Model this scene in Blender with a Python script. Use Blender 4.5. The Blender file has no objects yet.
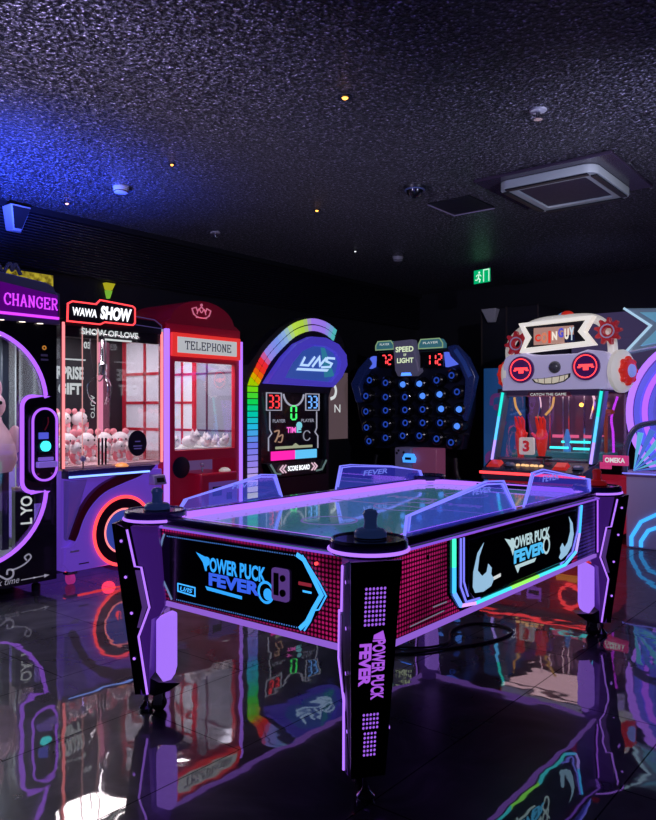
import bpy, bmesh, math, random
from mathutils import Matrix, Vector
from mathutils.geometry import tessellate_polygon
random.seed(7)
C = bpy.context.scene.collection
PI = math.pi
sin, cos = math.sin, math.cos

# ------------------------------------------------------------------ mesh builder
def M3(p, plane, a):
    """2-D point + third coordinate -> 3-D"""
    if plane == 'xz': return (p[0], a, p[1])
    if plane == 'yz': return (a, p[0], p[1])
    return (p[0], p[1], a)

class MB:
    def __init__(s): s.v = []; s.f = []; s.m = None
    def add(s, vs, fs):
        b = len(s.v)
        s.v.extend([tuple(s.m @ Vector(v)) for v in vs] if s.m is not None else vs)
        s.f.extend([tuple(b + i for i in f) for f in fs]); return s
    def box(s, x0, x1, y0, y1, z0, z1):
        v = [(x0,y0,z0),(x1,y0,z0),(x1,y1,z0),(x0,y1,z0),(x0,y0,z1),(x1,y0,z1),(x1,y1,z1),(x0,y1,z1)]
        return s.add(v, [(0,3,2,1),(4,5,6,7),(0,1,5,4),(1,2,6,5),(2,3,7,6),(3,0,4,7)])
    def hexa(s, low, high):
        """two rings of points joined: loft between equal-count loops"""
        n = len(low); v = list(low) + list(high)
        f = [tuple(reversed(range(n))), tuple(range(n, 2*n))]
        for i in range(n): f.append((i, (i+1) % n, n + (i+1) % n, n + i))
        return s.add(v, f)
    def poly(s, pts, plane, a0, a1, holes=()):
        """extruded polygon with optional holes"""
        loops = [list(pts)] + [list(h) for h in holes]
        tri = tessellate_polygon([[Vector((p[0], p[1], 0)) for p in l] for l in loops])
        flat = [p for l in loops for p in l]; n = len(flat)
        v = [M3(p, plane, a0) for p in flat] + [M3(p, plane, a1) for p in flat]
        f = [tuple(t) for t in tri] + [tuple(n + i for i in reversed(t)) for t in tri]
        o = 0
        for l in loops:
            k = len(l)
            for i in range(k):
                j = (i + 1) % k
                f.append((o+i, o+j, n+o+j, n+o+i))
            o += k
        return s.add(v, f)
    def strip(s, pts, w, plane, a0, a1, closed=False):
        """flat ribbon of width w following a polyline, mitred, extruded from a0 to a1"""
        n = len(pts); L = []; R = []
        for i in range(n):
            p = Vector(pts[i])
            pr = Vector(pts[i-1]) if (i > 0 or closed) else None
            nx = Vector(pts[(i+1) % n]) if (i < n-1 or closed) else None
            d1 = (p - pr).normalized() if pr is not None and (p-pr).length > 1e-9 else None
            d2 = (nx - p).normalized() if nx is not None and (nx-p).length > 1e-9 else None
            if d1 is None: d1 = d2
            if d2 is None: d2 = d1
            t = (d1 + d2)
            t = t.normalized() if t.length > 1e-6 else d1
            nn = Vector((-t.y, t.x)); k = max(0.45, abs(nn.dot(Vector((-d1.y, d1.x)))))
            q = nn * (w / 2 / k)
            L.append(p + q); R.append(p - q)
        m = n if closed else n - 1
        v = []
        for i in range(n):
            v += [M3(L[i], plane, a0), M3(R[i], plane, a0), M3(R[i], plane, a1), M3(L[i], plane, a1)]
        f = []
        for i in range(m):
            a = 4*i; b = 4*((i+1) % n)
            for k in range(4): f.append((a+k, a+(k+1)%4, b+(k+1)%4, b+k))
        if not closed: f += [(0,1,2,3), (4*n-1, 4*n-2, 4*n-3, 4*n-4)]
        return s.add(v, f)
    def tube(s, path, r, n=8, closed=False):
        path = [Vector(p) for p in path]; k = len(path); v = []; f = []
        up = None
        for i, p in enumerate(path):
            a = path[i-1] if (i > 0 or closed) else p
            b = path[(i+1) % k] if (i < k-1 or closed) else p
            t = (b - a).normalized()
            if up is None:
                up = t.orthogonal().normalized()
            else:
                up = (up - t * up.dot(t))
                up = up.normalized() if up.length > 1e-6 else t.orthogonal().normalized()
            w = t.cross(up)
            rr = r[i] if isinstance(r, (list, tuple)) else r
            for j in range(n):
                an = 2*PI*j/n
                v.append(tuple(p + up*(rr*cos(an)) + w*(rr*sin(an))))
        for i in range(k if closed else k-1):
            a = i*n; b = ((i+1) % k)*n
            for j in range(n): f.append((a+j, a+(j+1)%n, b+(j+1)%n, b+j))
        if not closed: f += [tuple(reversed(range(n))), tuple(range((k-1)*n, k*n))]
        return s.add(v, f)
    def lathe(s, prof, c=(0,0,0), axis='z', n=24):
        """profile of (r, h) about an axis through c"""
        v = []; f = []
        for r, h in prof:
            for j in range(n):
                a = 2*PI*j/n; p = (r*cos(a), r*sin(a), h)
                if axis == 'y': p = (p[0], p[2], p[1])
                elif axis == 'x': p = (p[2], p[0], p[1])
                v.append((p[0]+c[0], p[1]+c[1], p[2]+c[2]))
        k = len(prof)
        for i in range(k-1):
            for j in range(n): f.append((i*n+j, i*n+(j+1)%n, (i+1)*n+(j+1)%n, (i+1)*n+j))
        f += [tuple(reversed(range(n))), tuple(range((k-1)*n, k*n))]
        return s.add(v, f)
    def ball(s, c, rx, ry=None, rz=None, n=16, k=10):
        ry = ry or rx; rz = rz or rx
        v = [(c[0], c[1], c[2]-rz)]; f = []
        for i in range(1, k):
            t = -PI/2 + PI*i/k
            for j in range(n):
                a = 2*PI*j/n
                v.append((c[0]+rx*cos(t)*cos(a), c[1]+ry*cos(t)*sin(a), c[2]+rz*sin(t)))
        v.append((c[0], c[1], c[2]+rz)); e = len(v)-1
        for j in range(n):
            f.append((0, 1+(j+1)%n, 1+j)); f.append((e, 1+(k-2)*n+j, 1+(k-2)*n+(j+1)%n))
        for i in range(k-2):
            for j in range(n): f.append((1+i*n+j, 1+i*n+(j+1)%n, 1+(i+1)*n+(j+1)%n, 1+(i+1)*n+j))
        return s.add(v, f)
    def torus(s, c, R, r, axis='z', n=32, k=8):
        path = []
        for j in range(n):
            a = 2*PI*j/n; p = (R*cos(a), R*sin(a), 0)
            if axis == 'y': p = (p[0], 0, p[1])
            elif axis == 'x': p = (0, p[0], p[1])
            path.append((p[0]+c[0], p[1]+c[1], p[2]+c[2]))
        return s.tube(path, r, k, closed=True)
    # ---- writing
    def text(s, body, x0, x1, z0, z1, y, plane='xz', shear=0, bold=0, th=0.004, flip=False, rot=None):
        """block lettering fitted to a rectangle"""
        cu = bpy.data.curves.new('lettering', 'FONT'); cu.body = body; cu.shear = shear; cu.offset = bold
        cu.resolution_u = 3; cu.align_x = 'CENTER'
        ob = bpy.data.objects.new('lettering', cu); C.objects.link(ob)
        dg = bpy.context.evaluated_depsgraph_get(); me = ob.evaluated_get(dg).to_mesh()
        vs = [tuple(v.co) for v in me.vertices]; fs = [tuple(p.vertices) for p in me.polygons]
        ob.evaluated_get(dg).to_mesh_clear(); bpy.data.objects.remove(ob); bpy.data.curves.remove(cu)
        if not vs: return s
        ax = min(v[0] for v in vs); bx = max(v[0] for v in vs); ay = min(v[1] for v in vs); by = max(v[1] for v in vs)
        out = []
        for v in vs:
            u = (v[0]-ax)/max(1e-6, bx-ax); w = (v[1]-ay)/max(1e-6, by-ay)
            if rot == 'cw': u, w = w, 1-u          # reads downward
            if rot == 'ccw': u, w = 1-w, u
            if flip: u = 1-u
            out.append((x0+u*(x1-x0), z0+w*(z1-z0)))
        return s.add([M3(p, plane, y) for p in out], fs)
    def strokes(s, word, x0, x1, z0, z1, y, wd, plane='xz', flip=False, th=0.004):
        """serif lettering drawn as strokes"""
        n = len(word); cw = (x1-x0)/n
        for i, ch in enumerate(word):
            k = (n-1-i) if False else i
            bx = x0 + cw*k + cw*0.1; bw = cw*0.8
            for pl in SERIF[ch]:
                pts = [(bx+p[0]*bw, z0+p[1]*(z1-z0)) for p in pl]
                s.strip(pts, wd, plane, y, y+th)
        return s
    def seg7(s, digits, x0, x1, z0, z1, y0, y1, wd, plane='xz'):
        n = len(digits); cw = (x1-x0)/n
        S = {'0':'abcdef','1':'bc','2':'abged','3':'abgcd','4':'fgbc','5':'afgcd','6':'afgedc','7':'abc','8':'abcdefg','9':'abcdfg','A':'abcefg',' ':''}
        for i, ch in enumerate(digits):
            a = x0+cw*i+cw*.16; b = x0+cw*(i+1)-cw*.16; m = (z0+z1)/2; g = wd*.65
            P = {'a':((a+g,z1),(b-g,z1)),'g':((a+g,m),(b-g,m)),'d':((a+g,z0),(b-g,z0)),'f':((a,m+g),(a,z1-g)),'b':((b,m+g),(b,z1-g)),'e':((a,z0+g),(a,m-g)),'c':((b,z0+g),(b,m-g))}
            for q in S[ch]: s.strip(P[q], wd, plane, y0, y1)
        return s
    def build(s, name, mat, parent=None, bevel=0, smooth=True, label=None):
        me = bpy.data.meshes.new(name); me.from_pydata(s.v, [], s.f)
        bm = bmesh.new(); bm.from_mesh(me); bmesh.ops.recalc_face_normals(bm, faces=bm.faces); bm.to_mesh(me); bm.free()
        me.materials.append(mat)
        o = bpy.data.objects.new(name, me); C.objects.link(o)
        if parent is not None: o.parent = parent
        if bevel:
            b = o.modifiers.new('bevel', 'BEVEL'); b.width = bevel; b.segments = 2; b.limit_method = 'ANGLE'; b.angle_limit = 0.7
        if smooth:
            for p in me.polygons: p.use_smooth = True
            try: me.set_sharp_from_angle(angle=0.62)
            except Exception: pass
        if label: o['label'] = label
        return o

SERIF = {
 'C': [[(.95,.72),(.85,.93),(.55,1),(.25,.9),(.08,.6),(.08,.4),(.25,.1),(.55,0),(.85,.07),(.95,.26)], [(.95,.62),(.95,.98)]],
 'H': [[(.15,0),(.15,1)],[(.85,0),(.85,1)],[(.15,.5),(.85,.5)],[(0,1),(.3,1)],[(.7,1),(1,1)],[(0,0),(.3,0)],[(.7,0),(1,0)]],
 'A': [[(.1,0),(.48,1),(.52,1),(.9,0)],[(.25,.36),(.75,.36)],[(-.02,0),(.24,0)],[(.76,0),(1.02,0)]],
 'N': [[(.15,0),(.15,1)],[(.15,1),(.85,0)],[(.85,0),(.85,1)],[(0,1),(.2,1)],[(.7,1),(1,1)],[(0,0),(.3,0)]],
 'G': [[(.92,.74),(.82,.93),(.55,1),(.25,.9),(.08,.6),(.08,.4),(.25,.1),(.55,0),(.8,.05),(.9,.16),(.9,.42)], [(.62,.42),(1.02,.42)],[(.92,.66),(.92,.98)]],
 'E': [[(.15,0),(.15,1)],[(0,1),(.9,1),(.9,.78)],[(0,0),(.92,0),(.92,.24)],[(.15,.52),(.65,.52)],[(.65,.38),(.65,.66)]],
 'R': [[(.15,0),(.15,1)],[(0,1),(.6,1),(.82,.9),(.86,.74),(.78,.58),(.58,.5),(.15,.5)],[(.5,.5),(.85,0),(1,0)],[(0,0),(.3,0)]],
 'T': [[(.5,0),(.5,1)],[(.02,.76),(.02,1),(.98,1),(.98,.76)],[(.32,0),(.68,0)]],
 'L': [[(.15,0),(.15,1)],[(0,1),(.3,1)],[(0,0),(.9,0),(.9,.28)]],
 'P': [[(.15,0),(.15,1)],[(0,1),(.6,1),(.84,.9),(.88,.74),(.8,.56),(.58,.47),(.15,.47)],[(0,0),(.3,0)]],
 'O': [[(.5,1),(.22,.9),(.06,.62),(.06,.38),(.22,.1),(.5,0),(.78,.1),(.94,.38),(.94,.62),(.78,.9),(.5,1)]],
}
def arc(cx, cy, r, a0, a1, n=16, ry=None):
    ry = ry or r
    return [(cx + r*cos(math.radians(a0+(a1-a0)*i/n)), cy + ry*sin(math.radians(a0+(a1-a0)*i/n))) for i in range(n+1)]
def circ(cx, cy, r, n=28, ry=None): return arc(cx, cy, r, 0, 360*(n-1)/n, n-1, ry)
def rrect(x0, x1, y0, y1, r, n=5):
    return arc(x1-r, y1-r, r, 0, 90, n) + arc(x0+r, y1-r, r, 90, 180, n) + arc(x0+r, y0+r, r, 180, 270, n) + arc(x1-r, y0+r, r, 270, 360, n)
def smooth_path(pts, n=6, closed=False):
    """Catmull-Rom through 2-D or 3-D points"""
    P = [Vector(p) for p in pts]; k = len(P); out = []
    for i in range(k if closed else k-1):
        p1, p2 = P[i], P[(i+1) % k]
        p0 = P[i-1] if (i > 0 or closed) else p1
        p3 = P[(i+2) % k] if (i < k-2 or closed) else p2
        for j in range(n):
            t = j/n
            out.append(tuple(0.5*((2*p1) + (p2-p0)*t + (2*p0-5*p1+4*p2-p3)*t*t + (3*p1-p0-3*p2+p3)*t*t*t)))
    if not closed: out.append(tuple(P[-1]))
    return out

# ------------------------------------------------------------------ objects
def thing(name, label, cat, loc=(0,0,0), rotz=0, group=None):
    o = bpy.data.objects.new(name, None); C.objects.link(o)
    o.location = loc; o.rotation_euler = (0, 0, rotz); o.empty_display_size = .1
    o['label'] = label; o['category'] = cat
    if group: o['group'] = group
    return o
def tag(o, label, cat, group=None):
    o['label'] = label; o['category'] = cat
    if group: o['group'] = group
    return o
def struct(o): o['kind'] = 'structure'; return o
def dup(root, loc, rotz=0, label=None, scale=None):
    r = root.copy(); C.objects.link(r); r.location = loc; r.rotation_euler = (0, 0, rotz)
    if label: r['label'] = label
    if scale: r.scale = (scale,)*3
    for ch in list(root.children):
        c = ch.copy(); C.objects.link(c); c.parent = r
        for g in ch.children:
            d = g.copy(); C.objects.link(d); d.parent = c
    return r

# ------------------------------------------------------------------ materials
_mats = {}
def mat(name, col, rough=.4, metal=0, emit=None, es=0, ior=1.5, coat=0, bump=0, bscale=40, vary=0):
    if name in _mats: return _mats[name]
    m = bpy.data.materials.new(name); m.use_nodes = True; nt = m.node_tree
    b = nt.nodes['Principled BSDF']
    b.inputs['Base Color'].default_value = (*col, 1); b.inputs['Roughness'].default_value = rough
    b.inputs['Metallic'].default_value = metal; b.inputs['IOR'].default_value = ior
    b.inputs['Coat Weight'].default_value = coat
    if emit: b.inputs['Emission Color'].default_value = (*emit, 1); b.inputs['Emission Strength'].default_value = es
    tc = nt.nodes.new('ShaderNodeTexCoord'); no = nt.nodes.new('ShaderNodeTexNoise')
    no.inputs['Scale'].default_value = bscale; no.inputs['Detail'].default_value = 4
    nt.links.new(tc.outputs['Object'], no.inputs['Vector'])
    mr = nt.nodes.new('ShaderNodeMapRange'); mr.inputs['To Min'].default_value = max(.02, rough*.85); mr.inputs['To Max'].default_value = min(1, rough*1.15)
    nt.links.new(no.outputs['Fac'], mr.inputs['Value']); nt.links.new(mr.outputs['Result'], b.inputs['Roughness'])
    if bump:
        bn = nt.nodes.new('ShaderNodeBump'); bn.inputs['Strength'].default_value = bump; bn.inputs['Distance'].default_value = .01
        nt.links.new(no.outputs['Fac'], bn.inputs['Height']); nt.links.new(bn.outputs['Normal'], b.inputs['Normal'])
    _mats[name] = m; return m
def glow(name, col, s):
    if name in _mats: return _mats[name]
    m = bpy.data.materials.new(name); m.use_nodes = True; nt = m.node_tree
    nt.nodes.remove(nt.nodes['Principled BSDF'])
    e = nt.nodes.new('ShaderNodeEmission'); e.inputs['Color'].default_value = (*col, 1); e.inputs['Strength'].default_value = s
    nt.links.new(e.outputs[0], nt.nodes['Material Output'].inputs['Surface'])
    _mats[name] = m; return m
def glass(name, tint=(1,1,1), refl=.12, emit=None, es=0):
    """thin pane: clear with a fresnel reflection, optionally lit from its edge"""
    if name in _mats: return _mats[name]
    m = bpy.data.materials.new(name); m.use_nodes = True; nt = m.node_tree
    nt.nodes.remove(nt.nodes['Principled BSDF'])
    t = nt.nodes.new('ShaderNodeBsdfTransparent'); t.inputs['Color'].default_value = (*tint, 1)
    g = nt.nodes.new('ShaderNodeBsdfGlossy'); g.inputs['Roughness'].default_value = .03; g.inputs['Color'].default_value = (.9,.9,.95,1)
    lw = nt.nodes.new('ShaderNodeLayerWeight'); lw.inputs['Blend'].default_value = .25
    mr = nt.nodes.new('ShaderNodeMapRange'); mr.inputs['To Min'].default_value = refl*.35; mr.inputs['To Max'].default_value = min(1, refl*4)
    nt.links.new(lw.outputs['Facing'], mr.inputs['Value'])
    mx = nt.nodes.new('ShaderNodeMixShader'); nt.links.new(mr.outputs[0], mx.inputs[0]); nt.links.new(t.outputs[0], mx.inputs[1]); nt.links.new(g.outputs[0], mx.inputs[2])
    last = mx
    if emit:
        e = nt.nodes.new('ShaderNodeEmission'); e.inputs['Color'].default_value = (*emit, 1); e.inputs['Strength'].default_value = es
        ad = nt.nodes.new('ShaderNodeAddShader'); nt.links.new(mx.outputs[0], ad.inputs[0]); nt.links.new(e.outputs[0], ad.inputs[1]); last = ad
    nt.links.new(last.outputs[0], nt.nodes['Material Output'].inputs['Surface'])
    _mats[name] = m; return m

BLACK = mat('black gloss plastic', (.006,.006,.009), .22, coat=.3)
SATIN = mat('black satin plastic', (.008,.008,.012), .42)
DARK = mat('dark grey metal', (.03,.03,.04), .35, .6)
CHROME = mat('chrome', (.7,.7,.75), .15, 1)
RUBBER = mat('rubber', (.01,.01,.012), .6)
WHITE = mat('white plastic', (.72,.72,.76), .35)
LAV = mat('lavender white plastic', (.55,.5,.72), .35)
PURPLE = mat('purple painted panel', (.22,.12,.62), .35, emit=(.22,.08,.85), es=.36)  # emission put in so the paint reads as brightly lit
DEEPRED = mat('deep red panel', (.16,.005,.02), .3)
RED = mat('red paint', (.55,.012,.03), .32, emit=(.8,.0,.08), es=.05)
N_PUR = glow('purple neon', (.40,.11,1.0), 1.35)
N_LAV = glow('lavender neon', (.42,.17,1.0), 1.3)
N_MAG = glow('magenta neon', (.62,.05,.95), 1.5)
N_RED = glow('red neon', (1.0,.05,.06), 2.2)
N_CORAL = glow('coral neon', (1.0,.22,.24), 1.5)
N_BLUE = glow('blue neon', (.06,.2,1.0), 2.4)
N_ICE = glow('ice blue neon', (.05,.40,1.0), 1.3)
N_CYAN = glow('cyan neon', (.05,.8,.85), 1.8)
N_GRN = glow('green neon', (.05,.9,.15), 1.6)
N_YEL = glow('yellow neon', (.9,.75,.1), 1.4)
N_WHT = glow('white neon', (.9,.92,1.0), 1.6)
N_VIO = glow('violet blue edge light', (.20,.20,1.0), 1.25)
W_LET = glow('white lettering', (.85,.9,.92), .75)
ACRYL = glass('edge lit acrylic', (.82,.84,1.0), .14, (.08,.08,1.0), .13)
PANE = glass('clear pane', (.97,.97,.98), .10)
# ------------------------------------------------------------------ the room
def floor_mat():
    m = bpy.data.materials.new('polished dark marble tiles'); m.use_nodes = True; nt = m.node_tree; N = nt.nodes; L = nt.links
    N.remove(N['Principled BSDF'])
    tc = N.new('ShaderNodeTexCoord')
    br = N.new('ShaderNodeTexBrick'); br.offset = .5; br.inputs['Scale'].default_value = 1
    br.inputs['Brick Width'].default_value = 1.2; br.inputs['Row Height'].default_value = .6; br.inputs['Mortar Size'].default_value = .003; br.inputs['Mortar Smooth'].default_value = .1
    br.inputs['Color1'].default_value = (1,1,1,1); br.inputs['Color2'].default_value = (1,1,1,1); br.inputs['Mortar'].default_value = (0,0,0,1)
    mp = N.new('ShaderNodeMapping'); mp.inputs['Rotation'].default_value = (0,0,PI/2); mp.inputs['Location'].default_value = (.15,.2,0)
    L.new(tc.outputs['Object'], mp.inputs['Vector']); L.new(mp.outputs[0], br.inputs['Vector'])
    n1 = N.new('ShaderNodeTexNoise'); n1.inputs['Scale'].default_value = 2.2; n1.inputs['Detail'].default_value = 8; n1.inputs['Distortion'].default_value = 1.6
    L.new(tc.outputs['Object'], n1.inputs['Vector'])
    cr = N.new('ShaderNodeValToRGB'); e = cr.color_ramp.elements
    e[0].position = .35; e[0].color = (.03,.028,.036,1); e[1].position = .75; e[1].color = (.13,.12,.15,1)
    el = cr.color_ramp.elements.new(.5); el.color = (.05,.047,.06,1)
    L.new(n1.outputs['Fac'], cr.inputs[0])
    mm = N.new('ShaderNodeMixRGB'); mm.blend_type = 'MULTIPLY'; mm.inputs[0].default_value = .85
    L.new(cr.outputs[0], mm.inputs[1]); L.new(br.outputs['Color'], mm.inputs[2])
    df = N.new('ShaderNodeBsdfDiffuse'); L.new(mm.outputs[0], df.inputs['Color'])
    gl = N.new('ShaderNodeBsdfGlossy'); gl.inputs['Roughness'].default_value = .035
    # gentle unevenness of the polished tiles
    n2 = N.new('ShaderNodeTexNoise'); n2.inputs['Scale'].default_value = 5.0; n2.inputs['Detail'].default_value = 1.5
    L.new(tc.outputs['Object'], n2.inputs['Vector'])
    bp = N.new('ShaderNodeBump'); bp.inputs['Strength'].default_value = .11; bp.inputs['Distance'].default_value = .012
    L.new(n2.outputs['Fac'], bp.inputs['Height']); L.new(bp.outputs[0], gl.inputs['Normal'])
    n3 = N.new('ShaderNodeTexNoise'); n3.inputs['Scale'].default_value = 14; n3.inputs['Detail'].default_value = 5
    L.new(tc.outputs['Object'], n3.inputs['Vector'])
    mr = N.new('ShaderNodeMapRange'); mr.inputs['To Min'].default_value = .012; mr.inputs['To Max'].default_value = .04
    L.new(n3.outputs['Fac'], mr.inputs['Value']); L.new(mr.outputs[0], gl.inputs['Roughness'])
    g2 = N.new('ShaderNodeBsdfGlossy'); g2.inputs['Roughness'].default_value = .33; L.new(bp.outputs[0], g2.inputs['Normal'])
    gm = N.new('ShaderNodeMixShader'); gm.inputs[0].default_value = .18; L.new(gl.outputs[0], gm.inputs[1]); L.new(g2.outputs[0], gm.inputs[2])
    fr = N.new('ShaderNodeFresnel'); fr.inputs['IOR'].default_value = 3.2
    mul = N.new('ShaderNodeMath'); mul.operation = 'MULTIPLY'; L.new(fr.outputs[0], mul.inputs[0])
    mr2 = N.new('ShaderNodeMapRange'); mr2.inputs['To Min'].default_value = .25; mr2.inputs['To Max'].default_value = 1.0
    L.new(br.outputs['Color'], mr2.inputs['Value']); L.new(mr2.outputs[0], mul.inputs[1])
    mx = N.new('ShaderNodeMixShader'); L.new(mul.outputs[0], mx.inputs[0]); L.new(df.outputs[0], mx.inputs[1]); L.new(gm.outputs[0], mx.inputs[2])
    L.new(mx.outputs[0], N['Material Output'].inputs['Surface'])
    return m
def ceil_mat():
    m = bpy.data.materials.new('sprayed rough acoustic ceiling'); m.use_nodes = True; nt = m.node_tree; N = nt.nodes; L = nt.links
    b = N['Principled BSDF']; tc = N.new('ShaderNodeTexCoord')
    n1 = N.new('ShaderNodeTexNoise'); n1.inputs['Scale'].default_value = 34; n1.inputs['Detail'].default_value = 6; n1.inputs['Roughness'].default_value = .62
    v = N.new('ShaderNodeTexVoronoi'); v.inputs['Scale'].default_value = 48; v.inputs['Randomness'].default_value = 1
    L.new(tc.outputs['Object'], n1.inputs['Vector']); L.new(tc.outputs['Object'], v.inputs['Vector'])
    ad = N.new('ShaderNodeMath'); ad.operation = 'ADD'; L.new(n1.outputs['Fac'], ad.inputs[0])
    ml = N.new('ShaderNodeMath'); ml.operation = 'MULTIPLY'; ml.inputs[1].default_value = -.4; L.new(v.outputs['Distance'], ml.inputs[0]); L.new(ml.outputs[0], ad.inputs[1])
    bp = N.new('ShaderNodeBump'); bp.inputs['Strength'].default_value = 1.0; bp.inputs['Distance'].default_value = .10
    L.new(ad.outputs[0], bp.inputs['Height']); L.new(bp.outputs[0], b.inputs['Normal'])
    cr = N.new('ShaderNodeValToRGB'); e = cr.color_ramp.elements
    e[0].position = .27; e[0].color = (.003,.003,.005,1); e[1].position = .46; e[1].color = (.36,.34,.42,1)
    L.new(ad.outputs[0], cr.inputs[0])
    # paler flecks scattered through the coating
    n2 = N.new('ShaderNodeTexNoise'); n2.inputs['Scale'].default_value = 75; n2.inputs['Detail'].default_value = 3
    L.new(tc.outputs['Object'], n2.inputs['Vector'])
    c2 = N.new('ShaderNodeValToRGB'); c2.color_ramp.elements[0].position = .54; c2.color_ramp.elements[0].color = (.35,.35,.35,1); c2.color_ramp.elements[1].position = .66; c2.color_ramp.elements[1].color = (2.6,2.5,2.7,1)
    L.new(n2.outputs['Fac'], c2.inputs[0])
    mu = N.new('ShaderNodeMixRGB'); mu.blend_type = 'MULTIPLY'; mu.inputs[0].default_value = 1
    L.new(cr.outputs[0], mu.inputs[1]); L.new(c2.outputs[0], mu.inputs[2]); L.new(mu.outputs[0], b.inputs['Base Color'])
    b.inputs['Roughness'].default_value = .33; b.inputs['IOR'].default_value = 1.7
    return m
def rib_mat():
    m = mat('black ribbed cladding', (.012,.012,.02), .35)
    nt = m.node_tree; N = nt.nodes; L = nt.links
    tc = N.new('ShaderNodeTexCoord'); w = N.new('ShaderNodeTexWave'); w.bands_direction = 'Z'; w.inputs['Scale'].default_value = 13
    L.new(tc.outputs['Object'], w.inputs['Vector'])
    bp = N.new('ShaderNodeBump'); bp.inputs['Strength'].default_value = 1; bp.inputs['Distance'].default_value = .02
    L.new(w.outputs['Fac'], bp.inputs['Height']); L.new(bp.outputs[0], N['Principled BSDF'].inputs['Normal'])
    cr = N.new('ShaderNodeValToRGB'); cr.color_ramp.elements[0].color = (.004,.004,.008,1); cr.color_ramp.elements[1].color = (.035,.035,.05,1)
    L.new(w.outputs['Fac'], cr.inputs[0]); L.new(cr.outputs[0], N['Principled BSDF'].inputs['Base Color'])
    return m
WALLM = mat('black painted wall', (.010,.010,.016), .5, bump=.2, bscale=60)
HZ = 2.97
struct(MB().box(-6.1, 3.6, -3.1, 9.6, -.1, 0).build('floor', floor_mat(), smooth=False))
struct(MB().box(-6.1, 3.6, -3.1, 9.6, HZ, HZ+.1).build('ceiling', ceil_mat(), smooth=False))
struct(MB().box(-6.0, -5.9, -3.0, 9.5, 0, 2.46).build('wall_left', WALLM, smooth=False))
struct(MB().box(-6.0, -5.84, -3.0, 9.5, 2.46, HZ).build('wall_left_upper', rib_mat(), smooth=False))
struct(MB().box(-5.9, 3.5, 9.4, 9.5, 0, HZ).build('wall_back', WALLM, smooth=False))
struct(MB().box(3.5, 3.6, -3.0, 9.5, 0, HZ).build('wall_right', WALLM, smooth=False))
struct(MB().box(-6.0, 3.6, -3.1, -3.0, 0, HZ).build('wall_front', WALLM, smooth=False))
struct(MB().box(-5.84, -5.80, -3.0, 9.4, HZ-.05, HZ).build('trim_1', SATIN, smooth=False))
# black boxed-in partition and grey panel behind the games at the back
struct(MB().box(-4.30, -3.55, 8.35, 9.38, 0, 2.52).build('wall_partition', SATIN, bevel=.01, smooth=False))
EDGE = mat('dull brass edge', (.12,.09,.08), .4, .8)
for i, x in enumerate((-4.29, -3.96, -3.56)):
    struct(MB().box(x-.006, x+.006, 8.335, 8.35, 0, 2.52).build('trim_%d' % (i+2), EDGE, smooth=False))
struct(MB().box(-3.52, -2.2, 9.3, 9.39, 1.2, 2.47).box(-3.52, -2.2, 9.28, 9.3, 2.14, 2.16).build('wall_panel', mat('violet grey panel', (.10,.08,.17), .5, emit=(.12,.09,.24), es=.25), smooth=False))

# ------------------------------------------------------------------ ceiling fittings
GREYW = mat('off white enamel', (.42,.42,.44), .45)
ac = thing('ceiling_air_conditioner', 'square ceiling cassette air conditioner with dark intake grille set in a black panel', 'air conditioner', (-2.10, 5.40, HZ))
MB().box(-.50, .50, -.47, .47, -.025, -.001).build('mounting_panel', mat('dark glossy panel', (.05,.035,.06), .2), ac, bevel=.004)
MB().poly(rrect(-.36,.36,-.38,.44,.09), 'xy', -.085, -.026, [rrect(-.255,.255,-.27,.33,.02)]).build('fascia', mat('grey white fascia', (.42,.46,.46), .4, emit=(.2,.3,.3), es=.06), ac, bevel=.012)
MB().box(-.255,.255,-.27,.33,-.07,-.05).build('intake_grille', mat('intake mesh', (.03,.02,.05), .6), ac)
for k, (a, b, c_, d) in enumerate(((-.3,.3,-.365,-.325), (-.3,.3,.385,.425), (-.345,-.305,-.3,.36), (.305,.345,-.3,.36))):
    MB().box(a, b, c_, d, -.097, -.086).build('air_flap', SATIN, ac)
hat = thing('ceiling_access_hatch', 'dark ceiling hatch with a pale metal edge beside the air conditioner', 'hatch', (-3.0, 5.48, HZ))
MB().box(-.19,.19,-.22,.22,-.012,-.001).build('hatch_cover', SATIN, hat)
MB().strip([(-.19,-.22),(-.19,.22),(.19,.22)], .012, 'xy', -.018, -.012).build('edge_trim', mat('pale metal trim', (.5,.45,.6), .4, .3), hat)
def detector(x, y, label, r=.055):
    t = thing('smoke_detector', label, 'smoke detector', (x, y, HZ))
    MB().lathe([(r*1.1,-.012),(r*1.1,0)]).build('base', GREYW, t)
    MB().lathe([(r*.5,-.05),(r*.9,-.044),(r,-.03),(r,-.012)]).build('cover', GREYW, t)
    MB().torus((0,0,-.036), r*.93, .004).build('vent_ring', DARK, t)
detector(-4.78, 3.41, 'round white smoke detector on the ceiling above the red topped claw machine')
detector(-4.57, 6.90, 'round white smoke detector on the ceiling beyond the hatch')
def sprinkler(x, y, label):
    t = thing('fire_sprinkler', label, 'sprinkler', (x, y, HZ))
    MB().lathe([(.045,-.008),(.05,0)]).build('escutcheon', GREYW, t)
    MB().lathe([(.008,-.05),(.012,-.03),(.014,-.008)], n=12).build('body', CHROME, t)
    MB().lathe([(.025,-.054),(.025,-.05)], n=12).build('deflector', CHROME, t)
sprinkler(-1.714, 4.02, 'chrome fire sprinkler on the ceiling in front of the air conditioner')
sprinkler(-5.3, 4.85, 'small fire sprinkler near the ribbed wall')
def downlight(x, y, label, m, r=.016):
    t = thing('ceiling_light', label, 'light', (x, y, HZ))
    MB().poly(circ(0,0,r*2.3), 'xy', -.006, 0, [circ(0,0,r)]).build('trim_ring', DARK, t)
    MB().lathe([(r*.6,-.012),(r,-.004),(r,-.001)], n=14).build('lamp', m, t)
AMB = glow('amber lamp', (1.0,.42,.06), 5)
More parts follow.
